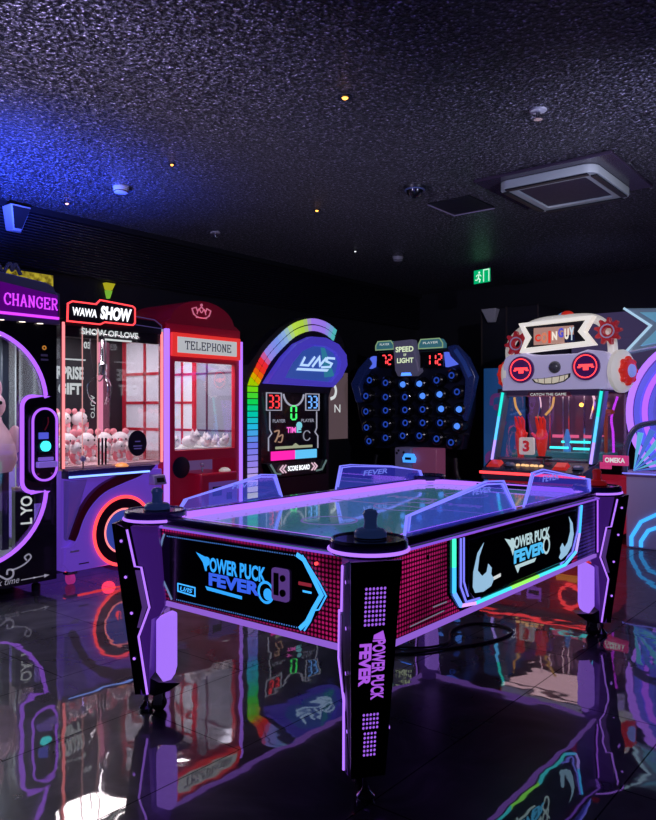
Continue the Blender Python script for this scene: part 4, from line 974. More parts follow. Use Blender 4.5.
# ------------------------------------------------------------------ basketball game with a rainbow arch
def hoops():
    Y0 = 4.72
    t = thing('basketball_game', 'black arcade game with a rainbow lit arch, blue marquee and a scoreboard screen', 'arcade machine', (XF, Y0, 0), RZ)
    X = lambda y: y - Y0
    W, D = 1.53, .95
    path = [(X(4.845),.46),(X(4.845),1.48)] + smooth_path([(X(4.845),1.50),(X(4.915),1.60),(X(5.03),1.76),(X(5.219),1.92),(X(5.43),2.055),(X(5.68),2.125),(X(5.90),2.11),(X(6.06),2.045)], 6)
    # black arch the lights sit in
    outer = [(0.0,.05),(0.0,1.52),(X(4.80),1.68),(X(4.98),1.88),(X(5.20),2.05),(X(5.45),2.165),(X(5.70),2.21),(X(5.95),2.18),(X(6.12),2.09),(X(6.22),1.96),(X(6.25),1.80),(X(6.20),1.62),(X(6.0),1.49),(X(5.96),1.40),(X(5.96),.05)]
    inner = [(X(4.965),.62),(X(4.965),1.44),(X(5.92),1.44),(X(5.92),.62)]
    MB().poly(outer, 'xz', 0, .10, [inner]).build('arch_frame', SATIN, t, smooth=False)
    MB().box(0,.04,.10,D,.05,1.52).box(X(5.92),X(5.96),.10,D,.05,1.45).box(.04,X(5.92),D-.04,D,.05,1.5).box(.04,X(5.92),.10,D,1.45,1.5).build('cabinet', SATIN, t, smooth=False)
    # rainbow tiles: each cell its own lamp colour along the arch
    import colorsys
    segs = []; tot = 0
    for a, b in zip(path, path[1:]):
        l = math.hypot(b[0]-a[0], b[1]-a[1]); segs.append((tot, l, a, b)); tot += l
    def at(s):
        for o, l, a, b in segs:
            if s <= o + l + 1e-6:
                u = (s-o)/l; d = ((b[0]-a[0])/l, (b[1]-a[1])/l)
                return (a[0]+(b[0]-a[0])*u, a[1]+(b[1]-a[1])*u), d
        return path[-1], d
    stops = [(0,(.85,.85,.35)),(.06,(.75,.6,1)),(.12,(.45,.35,1)),(.20,(.25,.3,1)),(.26,(.05,.65,.95)),(.31,(.0,.75,.55)),(.36,(.02,.85,.1)),(.41,(.35,.85,.0)),(.445,(.9,.5,.0)),(.475,(1,.08,.02)),(.52,(1,.05,.1)),(.55,(.45,.35,.95)),(.62,(.3,.42,1)),(.68,(.4,.6,.9)),(.73,(.65,.9,.15)),(.80,(.55,.8,.1)),(.84,(.5,.3,1)),(.93,(.45,.3,1)),(1.0,(.1,.7,.6))]
    def col(u):
        for (a, c), (b, d) in zip(stops, stops[1:]):
            if u <= b:
                k = (u-a)/(b-a); return tuple(c[i]+(d[i]-c[i])*k for i in range(3))
        return stops[-1][1]
    n = 44
    for i in range(n):
        s0, s1 = tot*(i+.08)/n, tot*(i+.92)/n
        (p, d), (q, e) = at(s0), at(s1); h = .062
        g = MB()
        for sgn in (1, -1):
            o0, o1 = (sgn*.006, sgn*h)
            pts = [(p[0]-d[1]*o0, p[1]+d[0]*o0), (p[0]-d[1]*o1, p[1]+d[0]*o1), (q[0]-e[1]*o1, q[1]+e[0]*o1), (q[0]-e[1]*o0, q[1]+e[0]*o0)]
            g.poly(pts, 'xz', -.012, .002)
        c = col((i+.5)/n)
        g.build('rainbow_tile', glow('rainbow %02d' % i, tuple(v**1.25 for v in c), .8), t, smooth=False)
    # marquee
    mq = [(X(4.965),1.515),(X(5.04),1.60),(X(5.20),1.77),(X(5.38),1.91),(X(5.60),1.995),(X(5.82),2.0),(X(6.02),1.95),(X(6.15),1.85),(X(6.17),1.74),(X(6.08),1.61),(X(5.94),1.505)]
    ins = [(X(5.20),1.575),(X(5.31),1.72),(X(5.45),1.84),(X(5.63),1.905),(X(5.82),1.91),(X(5.98),1.86),(X(6.06),1.77),(X(6.02),1.65),(X(5.90),1.555)]
    m1 = MB().poly(mq, 'xz', -.09, -.0, [ins]).build('marquee_frame', mat('violet blue marquee', (.08,.06,.4), .3, emit=(.10,.07,.85), es=.45), t, bevel=.01, smooth=False)
    MB().poly(ins, 'xz', -.04, -.03).build('marquee_screen', mat('deep blue screen', (.02,.05,.22), .2, emit=(.05,.13,.6), es=.5), m1, smooth=False)
    MB().poly([(X(5.78),1.90),(X(5.84),1.90),(X(6.0),1.62),(X(5.84),1.60)], 'xz', -.045, -.041).build('screen_beam', glow('screen beam', (.05,.35,.6), .5), m1, smooth=False)
    lg = MB()
    lg.strip([(X(5.53),1.79),(X(5.47),1.71),(X(5.58),1.71),(X(5.68),1.80)], .022, 'xz', -.052, -.046)
    lg.strip([(X(5.64),1.70),(X(5.75),1.80),(X(5.76),1.72),(X(5.86),1.80)], .022, 'xz', -.052, -.046)
    lg.strip([(X(6.0),1.80),(X(5.88),1.80),(X(5.86),1.765),(X(5.95),1.745),(X(5.92),1.71),(X(5.78),1.70)], .022, 'xz', -.052, -.046)
    lg.poly([(X(5.42),1.68),(X(5.90),1.685),(X(5.87),1.66),(X(5.40),1.655)], 'xz', -.052, -.046)
    lg.build('maker_lettering', glow('marquee ice', (.45,.65,1), 1.1), m1, smooth=False)
    SM = Matrix(((.902,0,0,.1004),(0,1,0,0),(0,0,.8217,.3065),(0,0,0,1)))
    def SB():
        b = MB(); b.m = SM; return b
    # scoreboard screen in the opening
    sc = MB().box(X(4.975),X(5.91),.05,.09,.60,1.445).build('scoreboard', BLACK, t, smooth=False)
    y0, y1 = .042, .05
    Xs = lambda y: X(y)
    def dig(s, ya, yb, za, zb, m):
        w_ = (yb-ya)/len(s)
        for k_, c_ in enumerate(s): SB().seg7(c_, X(ya+w_*k_), X(ya+w_*(k_+1)), za, zb, y0, y1, .016).build('score_digit', m, sc, smooth=False)
    dig('33', 5.03, 5.22, 1.20, 1.34, glow('score red', (1,.05,.06), 1.3)); dig('33', 5.66, 5.85, 1.20, 1.34, glow('score blue', (.15,.4,1), 1.3)); dig('0', 5.38, 5.50, 1.06, 1.22, N_GRN)
    fr = SB()
    for (ya, yb) in ((5.01,5.24),(5.64,5.87)): fr.strip([(X(ya),1.17),(X(ya),1.37),(X(yb),1.37),(X(yb),1.17)], .010, 'xz', y0, y1, closed=True)
    fr.strip(arc(X(5.44),1.39,.17,190,350,12), .02, 'xz', y0, y1).strip([(X(5.24),1.40),(X(5.64),1.40)], .012, 'xz', y0, y1)
    fr.strip([(X(5.06),1.155),(X(5.06),.95),(X(5.09),.90),(X(5.04),.85),(X(5.04),.70)], .010, 'xz', y0, y1).strip([(X(5.83),1.155),(X(5.83),.95),(X(5.80),.90),(X(5.85),.85),(X(5.85),.70)], .010, 'xz', y0, y1)
    fr.build('screen_outline', glow('screen outline', (.5,.5,.65), .7), sc, smooth=False)
    SB().text('PLAYER', X(5.10), X(5.30), 1.025, 1.065, y0, bold=.02).build('grey_lettering', glow('screen grey', (.45,.45,.6), .55), sc, smooth=False)
    SB().strip(arc(X(5.66),.86,.06,30,330,12), .010, 'xz', y0, y1).build('round_print', glow('screen grey', (.45,.45,.6), .55), sc, smooth=False)
    SB().text('PLAYER', X(5.56), X(5.78), 1.025, 1.065, y0, bold=.02).build('grey_lettering', glow('screen grey', (.45,.45,.6), .55), sc, smooth=False)
    SB().text('TIM', X(5.32), X(5.47), .90, .97, y0, bold=.03).build('time_lettering', glow('screen pink', (1,.15,.65), 1.1), sc, smooth=False)
    SB().text('E', X(5.48), X(5.56), .90, .97, y0, bold=.03).poly(circ(X(5.53),.985,.045,14), 'xz', y0, y1).build('time_glint', glow('screen ice', (.25,.75,.9), .8), sc, smooth=False)
    SB().strip(smooth_path([(X(5.13),.92),(X(5.20),.93),(X(5.18),.86),(X(5.14),.80)]), .016, 'xz', y0, y1).strip(smooth_path([(X(5.20),.86),(X(5.26),.88),(X(5.24),.80),(X(5.19),.80)]), .012, 'xz', y0, y1).build('swirl_print', glow('swirl amber', (.6,.35,.25), .6), sc, smooth=False)
    SB().box(X(5.15),X(5.75),y0,y1,.715,.745).poly([(X(5.42),.745),(X(5.47),.775),(X(5.52),.745)], 'xz', y0, y1).build('pale_bar', glow('pale bar', (.55,.6,.4), .6), sc, smooth=False)
    for (a, b, m) in ((5.08,5.265,glow('tile magenta', (1,.02,.42), 1.1)),(5.275,5.45,glow('tile magenta', (1,.02,.42), 1.1)),(5.46,5.64,glow('tile sky', (.12,.55,.95), 1.0)),(5.65,5.82,glow('tile sky', (.12,.55,.95), 1.0))):
        SB().box(X(a),X(b),y0-.005,y1,.585,.69).build('lit_tile', m, sc, smooth=False)
    sb = SB().hexa([(X(5.05),-.01,.40),(X(5.85),-.01,.40),(X(5.85),.1,.38),(X(5.05),.1,.38)], [(X(4.97),.01,.56),(X(5.92),.01,.56),(X(5.92),.2,.56),(X(4.97),.2,.56)]).build('score_ledge', BLACK, t, smooth=False)
    SB().text('SCORE BOARD', X(5.27), X(5.63), .455, .515, -.015, bold=.03).build('ledge_lettering', N_WHT, sb, smooth=False)
    ch = SB()
    ch2 = SB()
    for k in (0,.045):
        ch.strip([(X(5.24)-k,.53),(X(5.19)-k,.485),(X(5.24)-k,.44)], .014, 'xz', -.02, -.012)
        ch2.strip([(X(5.66)+k,.53),(X(5.71)+k,.485),(X(5.66)+k,.44)], .014, 'xz', -.02, -.012)
    ch2.build('chevron_pattern', glow('chevron rose', (.9,.6,.75), .8), sb, smooth=False)
    ch.build('chevron_pattern', glow('chevron rose', (.9,.6,.75), .8), sb, smooth=False)
    fr2 = SB().strip([(X(5.0),.55),(X(5.08),.44),(X(5.16),.43)], .02, 'xz', -.02, -.012).strip([(X(5.92),.55),(X(5.84),.44),(X(5.74),.43)], .02, 'xz', -.02, -.012)
    fr2.build('ledge_trim', mat('grey teal trim', (.15,.25,.25), .3, emit=(.3,.5,.45), es=.3), sb, smooth=False)
    MB().box(.04,X(5.92),.10,D-.04,.05,.38).build('ball_bin', SATIN, t, smooth=False)
    for k, y in enumerate((5.2,5.7)):
        MB().tube([(X(y),.15,.38),(X(y),.15,.42)], .02, 8).build('bin_post', DARK, t)
    return t
hoops()
# ================================================================== back row: local x = world X - X0, front faces -Y
# ------------------------------------------------------------------ wall of round targets
def targets():
    t = thing('target_button_game', 'dark reaction game with blue ringed round targets and red score digits', 'arcade machine', (-4.75, 7.5, 0))
    X = lambda x: x + 4.75
    octo = [(X(-5.62),1.62),(X(-5.40),1.86),(X(-5.20),1.98),(X(-4.28),1.98),(X(-4.16),1.92),(X(-3.97),1.62),(X(-3.99),1.25),(X(-4.10),.82),(X(-5.42),.80),(X(-5.54),1.2)]
    bd = MB().poly(octo, 'xz', -.02, .12).build('target_board', mat('blue black board', (.012,.014,.035), .3), t, bevel=.01)
    # blue armour-like arcs on the shoulders
    ARM = mat('dark blue armour', (.015,.03,.13), .28, emit=(.03,.06,.4), es=.05)
    for sgn, pts in ((1, [(-5.53,1.36),(-5.61,1.60),(-5.50,1.78),(-5.34,1.92),(-5.28,1.84),(-5.42,1.68),(-5.48,1.56),(-5.43,1.38)]), (-1, [(-4.24,1.99),(-4.14,2.01),(-3.99,1.86),(-3.88,1.64),(-3.93,1.42),(-4.02,1.14),(-4.06,1.20),(-4.02,1.42),(-4.01,1.60),(-4.09,1.78),(-4.20,1.88)])):
        a = MB().poly([(X(x), z) for x, z in pts], 'xz', -.10, .0).build('shoulder_armour', ARM, t, bevel=.015)
    MB().strip([(X(-4.13),1.95),(X(-4.02),1.80),(X(-3.94),1.64)], .05, 'xz', -.112, -.10).build('armour_inlay', mat('blue inlay', (.02,.06,.25), .25, emit=(.05,.12,.7), es=.10), t, smooth=False)
    rows = [[(-5.314,1.635),(-5.076,1.598),(-4.828,1.573),(-4.599,1.575),(-4.37,1.611),(-4.175,1.661)],[(-5.368,1.442),(-5.076,1.426),(-4.799,1.423),(-4.556,1.433),(-4.329,1.448),(-4.106,1.474)],[(-5.368,1.252),(-5.076,1.265),(-4.799,1.271),(-4.556,1.277),(-4.309,1.283),(-4.08,1.277)],[(-5.36,1.055),(-5.076,1.097),(-4.795,1.118),(-4.556,1.121),(-4.323,1.124),(-4.106,1.088)],[(-5.321,.888),(-5.076,.935),(-4.831,.965),(-4.599,.97),(-4.37,.94),(-4.182,.904)]]
    MB().tube([(X(-5.45),-.03,1.44),(X(-4.0),-.03,1.44)], .012, 6).tube([(X(-5.45),-.03,1.20),(X(-4.0),-.03,1.20)], .012, 6).tube([(X(-5.45),-.03,1.0),(X(-4.0),-.03,1.0)], .012, 6).build('tie_bar_pattern', mat('grey tie bar', (.05,.05,.07), .35, .4), bd)
    lit = {(0,2):.7,(0,3):.9,(1,3):.8,(1,4):1,(2,4):.7,(2,5):1,(3,5):.8}
    cup = None
    RD = glow('target blue dim', (.03,.10,.75), .5); RL = glow('target blue bright', (.08,.26,1), 1.1)
    for i, r in enumerate(rows):
        for j, (x, z) in enumerate(r):
            on = (i, j) in lit
            key = 'lit' if on else 'dim'
            if (key in _pods): 
                src, ring = _pods[key]
                c = src.copy(); C.objects.link(c); c.parent = t; c.location = (X(x), 0, z)
                d = ring.copy(); C.objects.link(d); d.parent = c
            else:
                c = MB().lathe([(.085,0),(.085,-.05),(.075,-.10),(.058,-.115),(.052,-.10),(.0,-.10)], (0,0,0), 'y', 24).build('target_button', BLACK, t)
                c.location = (X(x), 0, z)
                ring = MB()
                if on: ring.lathe([(.0,-.104),(.036,-.104),(.030,-.125),(.012,-.135),(.0,-.136)], (0,0,0), 'y', 20)
                else: ring.torus((0,-.108,0), .030, .008, 'y', 22, 6)
                d = ring.build('target_light', RL if on else RD, c)
                _pods[key] = (c, d)
    FM_ = Matrix(((1,0,0,.065),(0,.6,0,0),(0,0,1,0),(0,0,0,1)))
    def FB():
        b = MB(); b.m = FM_; return b
    # marquee
    mq = FB().poly([(X(-5.03),2.09),(X(-4.76),2.10),(X(-4.66),1.72),(X(-4.73),1.67),(X(-4.96),1.67),(X(-5.0),1.74)], 'xz', -.20, .0).build('marquee', mat('grey violet marquee', (.12,.11,.2), .35, emit=(.3,.28,.5), es=.12), t, bevel=.015)
    FB().text('SPEED', X(-4.985), X(-4.735), 1.955, 2.02, -.205, bold=.03).text('OF', X(-4.875), X(-4.835), 1.905, 1.935, -.205, bold=.02).text('LIGHT', X(-4.965), X(-4.735), 1.825, 1.885, -.205, bold=.03).build('marquee_lettering', glow('pale green letters', (.72,.85,.55), .95), mq, smooth=False)
    FB().poly([(X(-4.90),1.71),(X(-4.78),1.71),(X(-4.76),1.675),(X(-4.91),1.675)], 'xz', -.206, -.2).build('marquee_lamp', N_BLUE, mq, smooth=False)
    for (a, b, z0, z1, txt) in ((-5.29,-5.045,1.82,1.95,'72'),(-4.67,-4.36,1.79,1.93,'112')):
        s = FB().box(X(a),X(b),-.14,0,z0-.03,z1+.02).build('score_display', BLACK, t, bevel=.006)
        dw = (b-a-.08)/len(txt)
        for k_, ch in enumerate(txt): FB().seg7(ch, X(a)+.07+dw*k_, X(a)+.07+dw*(k_+1), z0, z1-.02, -.146, -.14, .014).build('score_digit', N_RED, s, smooth=False)
    for (a, b, z0, z1) in ((-5.29,-5.03,2.0,2.10),(-4.68,-4.36,1.985,2.09)):
        tb = FB().poly([(X(a)+.03,z1),(X(b)-.04,z1),(X(b),z0+.05),(X(b),z0),(X(a),z0),(X(a),z0+.05)], 'xz', -.16, 0).build('player_tab', mat('teal tab', (.05,.12,.16), .3, emit=(.1,.4,.5), es=.25), t, bevel=.006)
        FB().strip([(X(a)+.03,z1),(X(b)-.04,z1),(X(b),z0+.05),(X(b),z0),(X(a),z0),(X(a),z0+.05)], .012, 'xz', -.168, -.158, closed=True).build('tab_outline', glow('tab lime', (.35,.55,.3), .6), tb, smooth=False)
        FB().text('PLAYER', X(a)+.06, X(b)-.06, z0+.05, z0+.075, -.165).build('tab_lettering', W_LET, tb, smooth=False)
    for pts in ([(-5.43,1.86),(-5.37,1.92),(-5.33,1.93),(-5.34,1.80),(-5.45,1.76)], [(-4.35,1.93),(-4.30,1.93),(-4.20,1.85),(-4.19,1.79),(-4.33,1.76)]):
        FB().poly([(X(x), z) for x, z in pts], 'xz', -.14, -.0).build('arrow_lamp', glow('arrow periwinkle', (.10,.16,.9), .9), t, smooth=False)
    # stand, console and pipes
    MB().box(X(-5.05),X(-4.35),-.05,.35,0,.83).build('stand', SATIN, t, bevel=.01)
    cs = MB().box(X(-4.83),X(-4.60),-.28,-.05,.40,.835).build('console', mat('grey violet console', (.15,.13,.22), .4, emit=(.2,.16,.35), es=.12), t, bevel=.015)
    MB().box(X(-4.60),X(-4.28),-.26,-.05,.40,.835).build('console_cover', mat('mauve cover', (.25,.08,.15), .4, emit=(.5,.12,.3), es=.14), t, bevel=.012)
    MB().poly([(X(-4.69),.72),(X(-4.66),.77),(X(-4.56),.77),(X(-4.53),.72),(X(-4.54),.67),(X(-4.68),.67)], 'xz', -.33, -.28).build('card_reader', glow('reader ice', (.05,.30,1.0), 1.4), cs, smooth=False)
    MB().box(X(-4.65),X(-4.57),-.336,-.33,.70,.73).build('reader_slot', SATIN, cs, smooth=False)
    for dx, dz in ((-.06,.09),(-.02,.12),(.10,.10)): MB().lathe([(.014,-.28),(.014,-.286)], (X(-4.76)+dx*.6,0,.68+dz), 'y', 12).build('console_button', SATIN, cs, smooth=False)
    for s, x0, x1 in ((-1,-5.30,-5.24),(1,-4.20,-4.12)):
        MB().tube(smooth_path([(X(x0),.03,.72),(X(x0)+s*.02,.02,.55),(X(x1),.0,.40),(X(x1),.0,.02)],6), .028, 10).build('stand_pipe', SATIN, t)
    return t
_pods = {}
targets()

# ------------------------------------------------------------------ robot faced coin game
def robot():
    t = thing('robot_coin_game', 'grinning robot faced coin game with white headphones and a red lit control deck', 'arcade machine', (-2.79, 6.78, 0))
    X = lambda x: x + 2.79
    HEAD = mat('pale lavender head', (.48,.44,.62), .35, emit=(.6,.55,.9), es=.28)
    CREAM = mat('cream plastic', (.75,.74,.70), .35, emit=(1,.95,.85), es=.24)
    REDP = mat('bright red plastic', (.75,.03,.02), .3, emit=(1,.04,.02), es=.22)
    # base
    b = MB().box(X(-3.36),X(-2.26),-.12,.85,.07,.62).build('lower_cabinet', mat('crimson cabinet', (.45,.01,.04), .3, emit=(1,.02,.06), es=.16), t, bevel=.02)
    cd = MB().box(X(-3.20),X(-2.72),-.14,-.12,.28,.56).build('coin_door', mat('maroon door', (.15,.01,.05), .3, emit=(.6,.05,.2), es=.1), b, bevel=.006)
    for x, z in ((-3.14,.44),(-2.94,.46)):
        MB().box(X(x),X(x+.14),-.15,-.14,z-.07,z+.05).build('coin_slot_light', glow('coin slot violet', (.35,.10,.8), .9), cd, smooth=False)
        MB().box(X(x+.02),X(x+.12),-.154,-.15,z-.03,z+.0).build('coin_slot', SATIN, cd, smooth=False)
    MB().torus((X(-2.53),-.13,.43), .10, .016, 'y', 36).build('ring_light', N_RED, b)
    MB().poly(circ(X(-2.53),.43,.09), 'xz', -.126, -.12).build('prize_door', mat('maroon door', (.15,.01,.05), .3), b, smooth=False)
    MB().box(X(-2.66),X(-2.40),-.14,-.12,.24,.30).build('amber_bar', glow('amber bar', (1,.3,.05), .9), b, smooth=False)
    MB().box(X(-3.36),X(-2.26),-.13,-.11,.085,.10).build('foot_light', N_RED, b, smooth=False)
    dk = MB().hexa([(X(-3.38),-.22,.60),(X(-2.37),-.22,.60),(X(-2.30),.05,.60),(X(-3.42),.05,.60)], [(X(-3.37),-.22,.70),(X(-2.38),-.22,.70),(X(-2.32),.06,.80),(X(-3.40),.06,.80)]).build('control_deck', mat('dark teal deck', (.03,.04,.07), .25), t, bevel=.008)
    MB().box(X(-3.39),X(-2.36),-.232,-.218,.655,.680).build('deck_edge_light', N_RED, dk, smooth=False)
    def on_deck(u): return .70 + .10*(u+.22)/.28
    for x in (-3.28,-2.62):
        u = -.12; z = on_deck(u)
        MB().hexa([(X(x)-.07,u-.05,on_deck(u-.05)),(X(x)+.07,u-.05,on_deck(u-.05)),(X(x)+.07,u+.05,on_deck(u+.05)),(X(x)-.07,u+.05,on_deck(u+.05))], [(X(x)-.05,u-.04,on_deck(u-.05)+.03),(X(x)+.05,u-.04,on_deck(u-.05)+.03),(X(x)+.05,u+.04,on_deck(u+.05)+.03),(X(x)-.05,u+.04,on_deck(u+.05)+.03)]).build('deck_button', REDP, dk, smooth=False)
    for x in (-3.12,-2.46):
        MB().lathe([(.05,0),(.052,.02),(.03,.035)], (X(x),-.13,on_deck(-.13)), n=20).build('coin_chute', mat('blue grey chute', (.2,.25,.4), .25, .4), dk)
    for k in range(6):
        x = -3.04 + k*.045
        MB().lathe([(.020,0),(.021,.012),(.012,.02)], (X(x),-.12+.015*(k % 2),on_deck(-.12)), n=14).build('lit_letter_button', glow('warm button', (1,.55,.25), 1.2), dk)
    for x in (-2.82,): MB().tube([(X(x),-.05,on_deck(-.05)),(X(x),-.03,on_deck(-.05)+.05)], .012, 8).box(X(x)-.07,X(x)+.07,-.05,-.01,on_deck(-.05)+.05,on_deck(-.05)+.07).build('coin_lever', SATIN, dk, smooth=False)
    # glass cabin: back, floor, sides
    cab = MB().box(X(-3.34),X(-2.30),.80,.86,.75,1.46).box(X(-3.34),X(-2.30),.06,.86,1.44,1.48).build('cabin_shell', mat('dark plum shell', (.03,.015,.05), .35), t, smooth=False)
    ib = MB().box(X(-3.32),X(-2.32),.78,.80,.78,1.44).build('cabin_back', mat('plum mirror', (.16,.10,.2), .15, .5, emit=(.4,.15,.3), es=.06), cab, smooth=False)
    MB().box(X(-3.34),X(-2.30),.02,.80,.76,.80).build('coin_shelf', mat('steel violet shelf', (.3,.25,.35), .25, .6), cab, smooth=False)
    MB().box(X(-3.30),X(-2.34),.30,.62,.80,.86).build('pusher', mat('teal pusher', (.1,.25,.3), .25, .5, emit=(.05,.5,.6), es=.1), cab, bevel=.006)
    MB().hexa([(X(-3.40),.06,.80),(X(-2.30),.06,.80),(X(-2.30),.065,.80),(X(-3.40),.065,.80)], [(X(-3.30),.02,1.44),(X(-2.32),.02,1.44),(X(-2.32),.025,1.44),(X(-3.30),.025,1.44)]).build('front_pane', PANE, t, smooth=False)
    MB().box(X(-2.31),X(-2.305),.08,.80,.78,1.44).build('side_pane', PANE, t, smooth=False)
    MB().box(X(-2.33),X(-2.30),.76,.86,.60,1.46).build('rear_post', LAV, t, bevel=.005)
    # front light posts slant outward at the bottom
    for x0, x1 in ((-3.345,-3.225),(-2.37,-2.27)):
        q = MB().hexa([(X(x0)-.03,-.05,.78),(X(x0)+.03,-.05,.78),(X(x0)+.03,.05,.78),(X(x0)-.03,.05,.78)], [(X(x1)-.03,-.06,1.44),(X(x1)+.03,-.06,1.44),(X(x1)+.03,.04,1.44),(X(x1)-.03,.04,1.44)]).build('light_post', mat('steel blue post', (.1,.2,.3), .3, .3), t, smooth=False)
        for c0, c1, m in ((0,.3,glow('post violet', (.45,.3,1), 1.4)),(.3,.65,glow('post sky', (.1,.5,1), 1.5)),(.65,1,glow('post teal', (.02,.75,.65), 1.3))):
            xa, xb = x0+(x1-x0)*c0, x0+(x1-x0)*c1
            MB().tube([(X(xa),-.055-.01*c0,.78+.66*c0),(X(xb),-.055-.01*c1,.78+.66*c1)], .014, 8).build('post_light', m, q)
    # fittings inside: two red hands, a number sign, cyan lamps
    for x, s in ((-3.20,1),(-2.98,-1)):
        h = MB().lathe([(.03,.80),(.05,.90),(.06,1.02),(.04,1.08)], (X(x),.30,0), n=16).build('red_hand', REDP, t)
        for k in (-1,0,1): MB().tube([(X(x)+k*.028,.29,1.07),(X(x)+k*.04+s*.0,.27,1.16+.02*(k==0)),(X(x)+k*.035,.24,1.20)], [.018,.016,.010], 8).build('finger', REDP, h)
        MB().tube([(X(x)+s*.05,.28,1.0),(X(x)+s*.085,.25,1.04)], [.018,.012], 8).build('thumb', REDP, h)
        MB().tube(smooth_path([(X(x)-s*.02,.34,1.22),(X(x)-s*.08,.36,1.30),(X(x)-s*.10,.36,1.40)]), .012, 6).build('hand_stalk', glow('stalk amber', (1,.5,.15), .7), h)
    ns = MB().poly(rrect(X(-3.14),X(-2.99),.83,1.0,.02), 'xz', .12, .16).build('number_sign', CREAM, t, bevel=.006)
    MB().text('3', X(-3.10), X(-3.03), .86, .97, .116, bold=.05).build('number', REDP, ns, smooth=False)
    for x0, x1, z, y in ((-2.90,-2.72,.89,.30),(-2.66,-2.50,.885,.28),(-2.86,-2.56,.94,.5)):
        MB().box(X(x0),X(x1),y,y+.03,z,z+.022).build('cyan_lamp', N_CYAN, t, smooth=False)
    for x in (-2.92,-2.76,-2.60,-2.50): MB().box(X(x)-.05,X(x)+.05,.54,.58,.99+.02*((x*50)%2),1.02).build('pink_lamp', glow('pink lamp bar', (1,.15,.35), .8), t, smooth=False)
    MB().lathe([(.035,.86),(.04,.90),(.02,.94),(.035,.98),(.012,1.08)], (X(-2.78),.45,0), n=14).build('blue_figure', mat('blue figure', (.05,.15,.5), .3, emit=(.1,.4,1), es=.3), t)
    for x, z in ((-3.10,1.30),(-2.55,1.34),(-2.44,1.26)): MB().tube(smooth_path([(X(x),.5,1.44),(X(x)+.03,.48,z),(X(x)+.0,.46,z-.16)]), .014, 6).build('inner_stalk', CHROME, t)
    MB().tube(smooth_path([(X(-2.36),.55,.85),(X(-2.35),.5,1.05),(X(-2.38),.55,1.2),(X(-2.34),.6,1.4)],6), .012, 8).build('pink_fill_tube', N_MAG, t)  # glowing tube added to tint the cabin pink behind the side pane
    MB().ball((X(-2.62),.40,1.32), .02).build('warm_lamp', AMB, t)
    MB().lathe([(.0,1.28),(.07,1.27),(.08,1.24),(.02,1.21),(.015,.86)], (X(-2.40),.45,0), n=16).build('mushroom_post', mat('rust red post', (.35,.05,.03), .35, emit=(1,.2,.05), es=.12), t)
    for x in (-3.06,-2.92,-2.86,-2.70): MB().box(X(x)-.008,X(x)+.008,.70,.72,.86,1.44).build('back_rod', CHROME, t, smooth=False)
    cb = MB().box(X(-3.26),X(-2.30),-.03,.02,1.40,1.47).build('header_bar', mat('dark violet header', (.06,.04,.1), .3), t, bevel=.004)
    MB().poly([(X(-2.99),1.395),(X(-2.97),1.44),(X(-2.57),1.44),(X(-2.55),1.395)], 'xz', -.04, -.03).build('caption_plate', mat('maroon plate', (.12,.02,.05), .3), cb, smooth=False)
    MB().text('CATCH THE GAME', X(-2.95), X(-2.60), 1.405, 1.43, -.043).build('caption_lettering', W_LET, cb, smooth=False)
    # head
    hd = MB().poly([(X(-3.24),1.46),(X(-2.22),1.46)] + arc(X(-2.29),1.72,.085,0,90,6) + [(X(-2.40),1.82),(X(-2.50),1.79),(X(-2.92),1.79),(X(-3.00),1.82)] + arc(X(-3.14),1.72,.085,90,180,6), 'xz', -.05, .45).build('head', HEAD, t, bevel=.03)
    for x, z in ((-3.033,1.657),(-2.409,1.667)):
        e = MB().lathe([(.128,-.04),(.128,-.075),(.118,-.085),(.108,-.07),(0,-.065)], (X(x),0,z), 'y', 36).build('eye', mat('black purple eye', (.03,.01,.07), .2, emit=(.2,.03,.35), es=.12), hd)
        MB().torus((X(x),-.082,z), .102, .005, 'y', 40).build('eye_ring_light', N_RED, e)
        g = MB().box(X(x)-.065,X(x)+.065,-.076,-.068,z-.005,z+.020).box(X(x)-.024,X(x)+.024,-.076,-.068,z-.035,z-.005).box(X(x)-.075,X(x)-.05,-.076,-.068,z-.014,z+.0).box(X(x)+.05,X(x)+.075,-.076,-.068,z-.014,z+.0)
        g.build('eye_pixel_pattern', N_RED, e, smooth=False)
    MB().ball((X(-2.705),-.055,1.67), .058,.045,.058).build('nose', mat('grey nose', (.1,.1,.12), .25), hd)
    lip = [(X(-2.93),1.565),(X(-2.80),1.57),(X(-2.66),1.59),(X(-2.555),1.61),(X(-2.56),1.575),(X(-2.61),1.535),(X(-2.71),1.51),(X(-2.82),1.51),(X(-2.90),1.53)]
    mo = MB().poly(lip, 'xz', -.062, -.048).build('mouth', SATIN, hd, smooth=False)
    tin = [(x+(X(-2.74)-x)*.10, z+(1.553-z)*.22) for x, z in lip]
    MB().poly(tin, 'xz', -.067, -.062).build('teeth', mat('ivory teeth', (.75,.7,.55), .35, emit=(1,.9,.65), es=.32), mo, smooth=False)
    MB().strip([(X(-2.86),1.535),(X(-2.865),1.57)], .005, 'xz', -.069, -.067).strip([(X(-2.80),1.52),(X(-2.80),1.575)], .005, 'xz', -.069, -.067).strip([(X(-2.73),1.518),(X(-2.725),1.585)], .005, 'xz', -.069, -.067).strip([(X(-2.66),1.53),(X(-2.65),1.595)], .005, 'xz', -.069, -.067).strip([(X(-2.61),1.55),(X(-2.60),1.60)], .005, 'xz', -.069, -.067).build('teeth_gap_pattern', SATIN, mo, smooth=False)
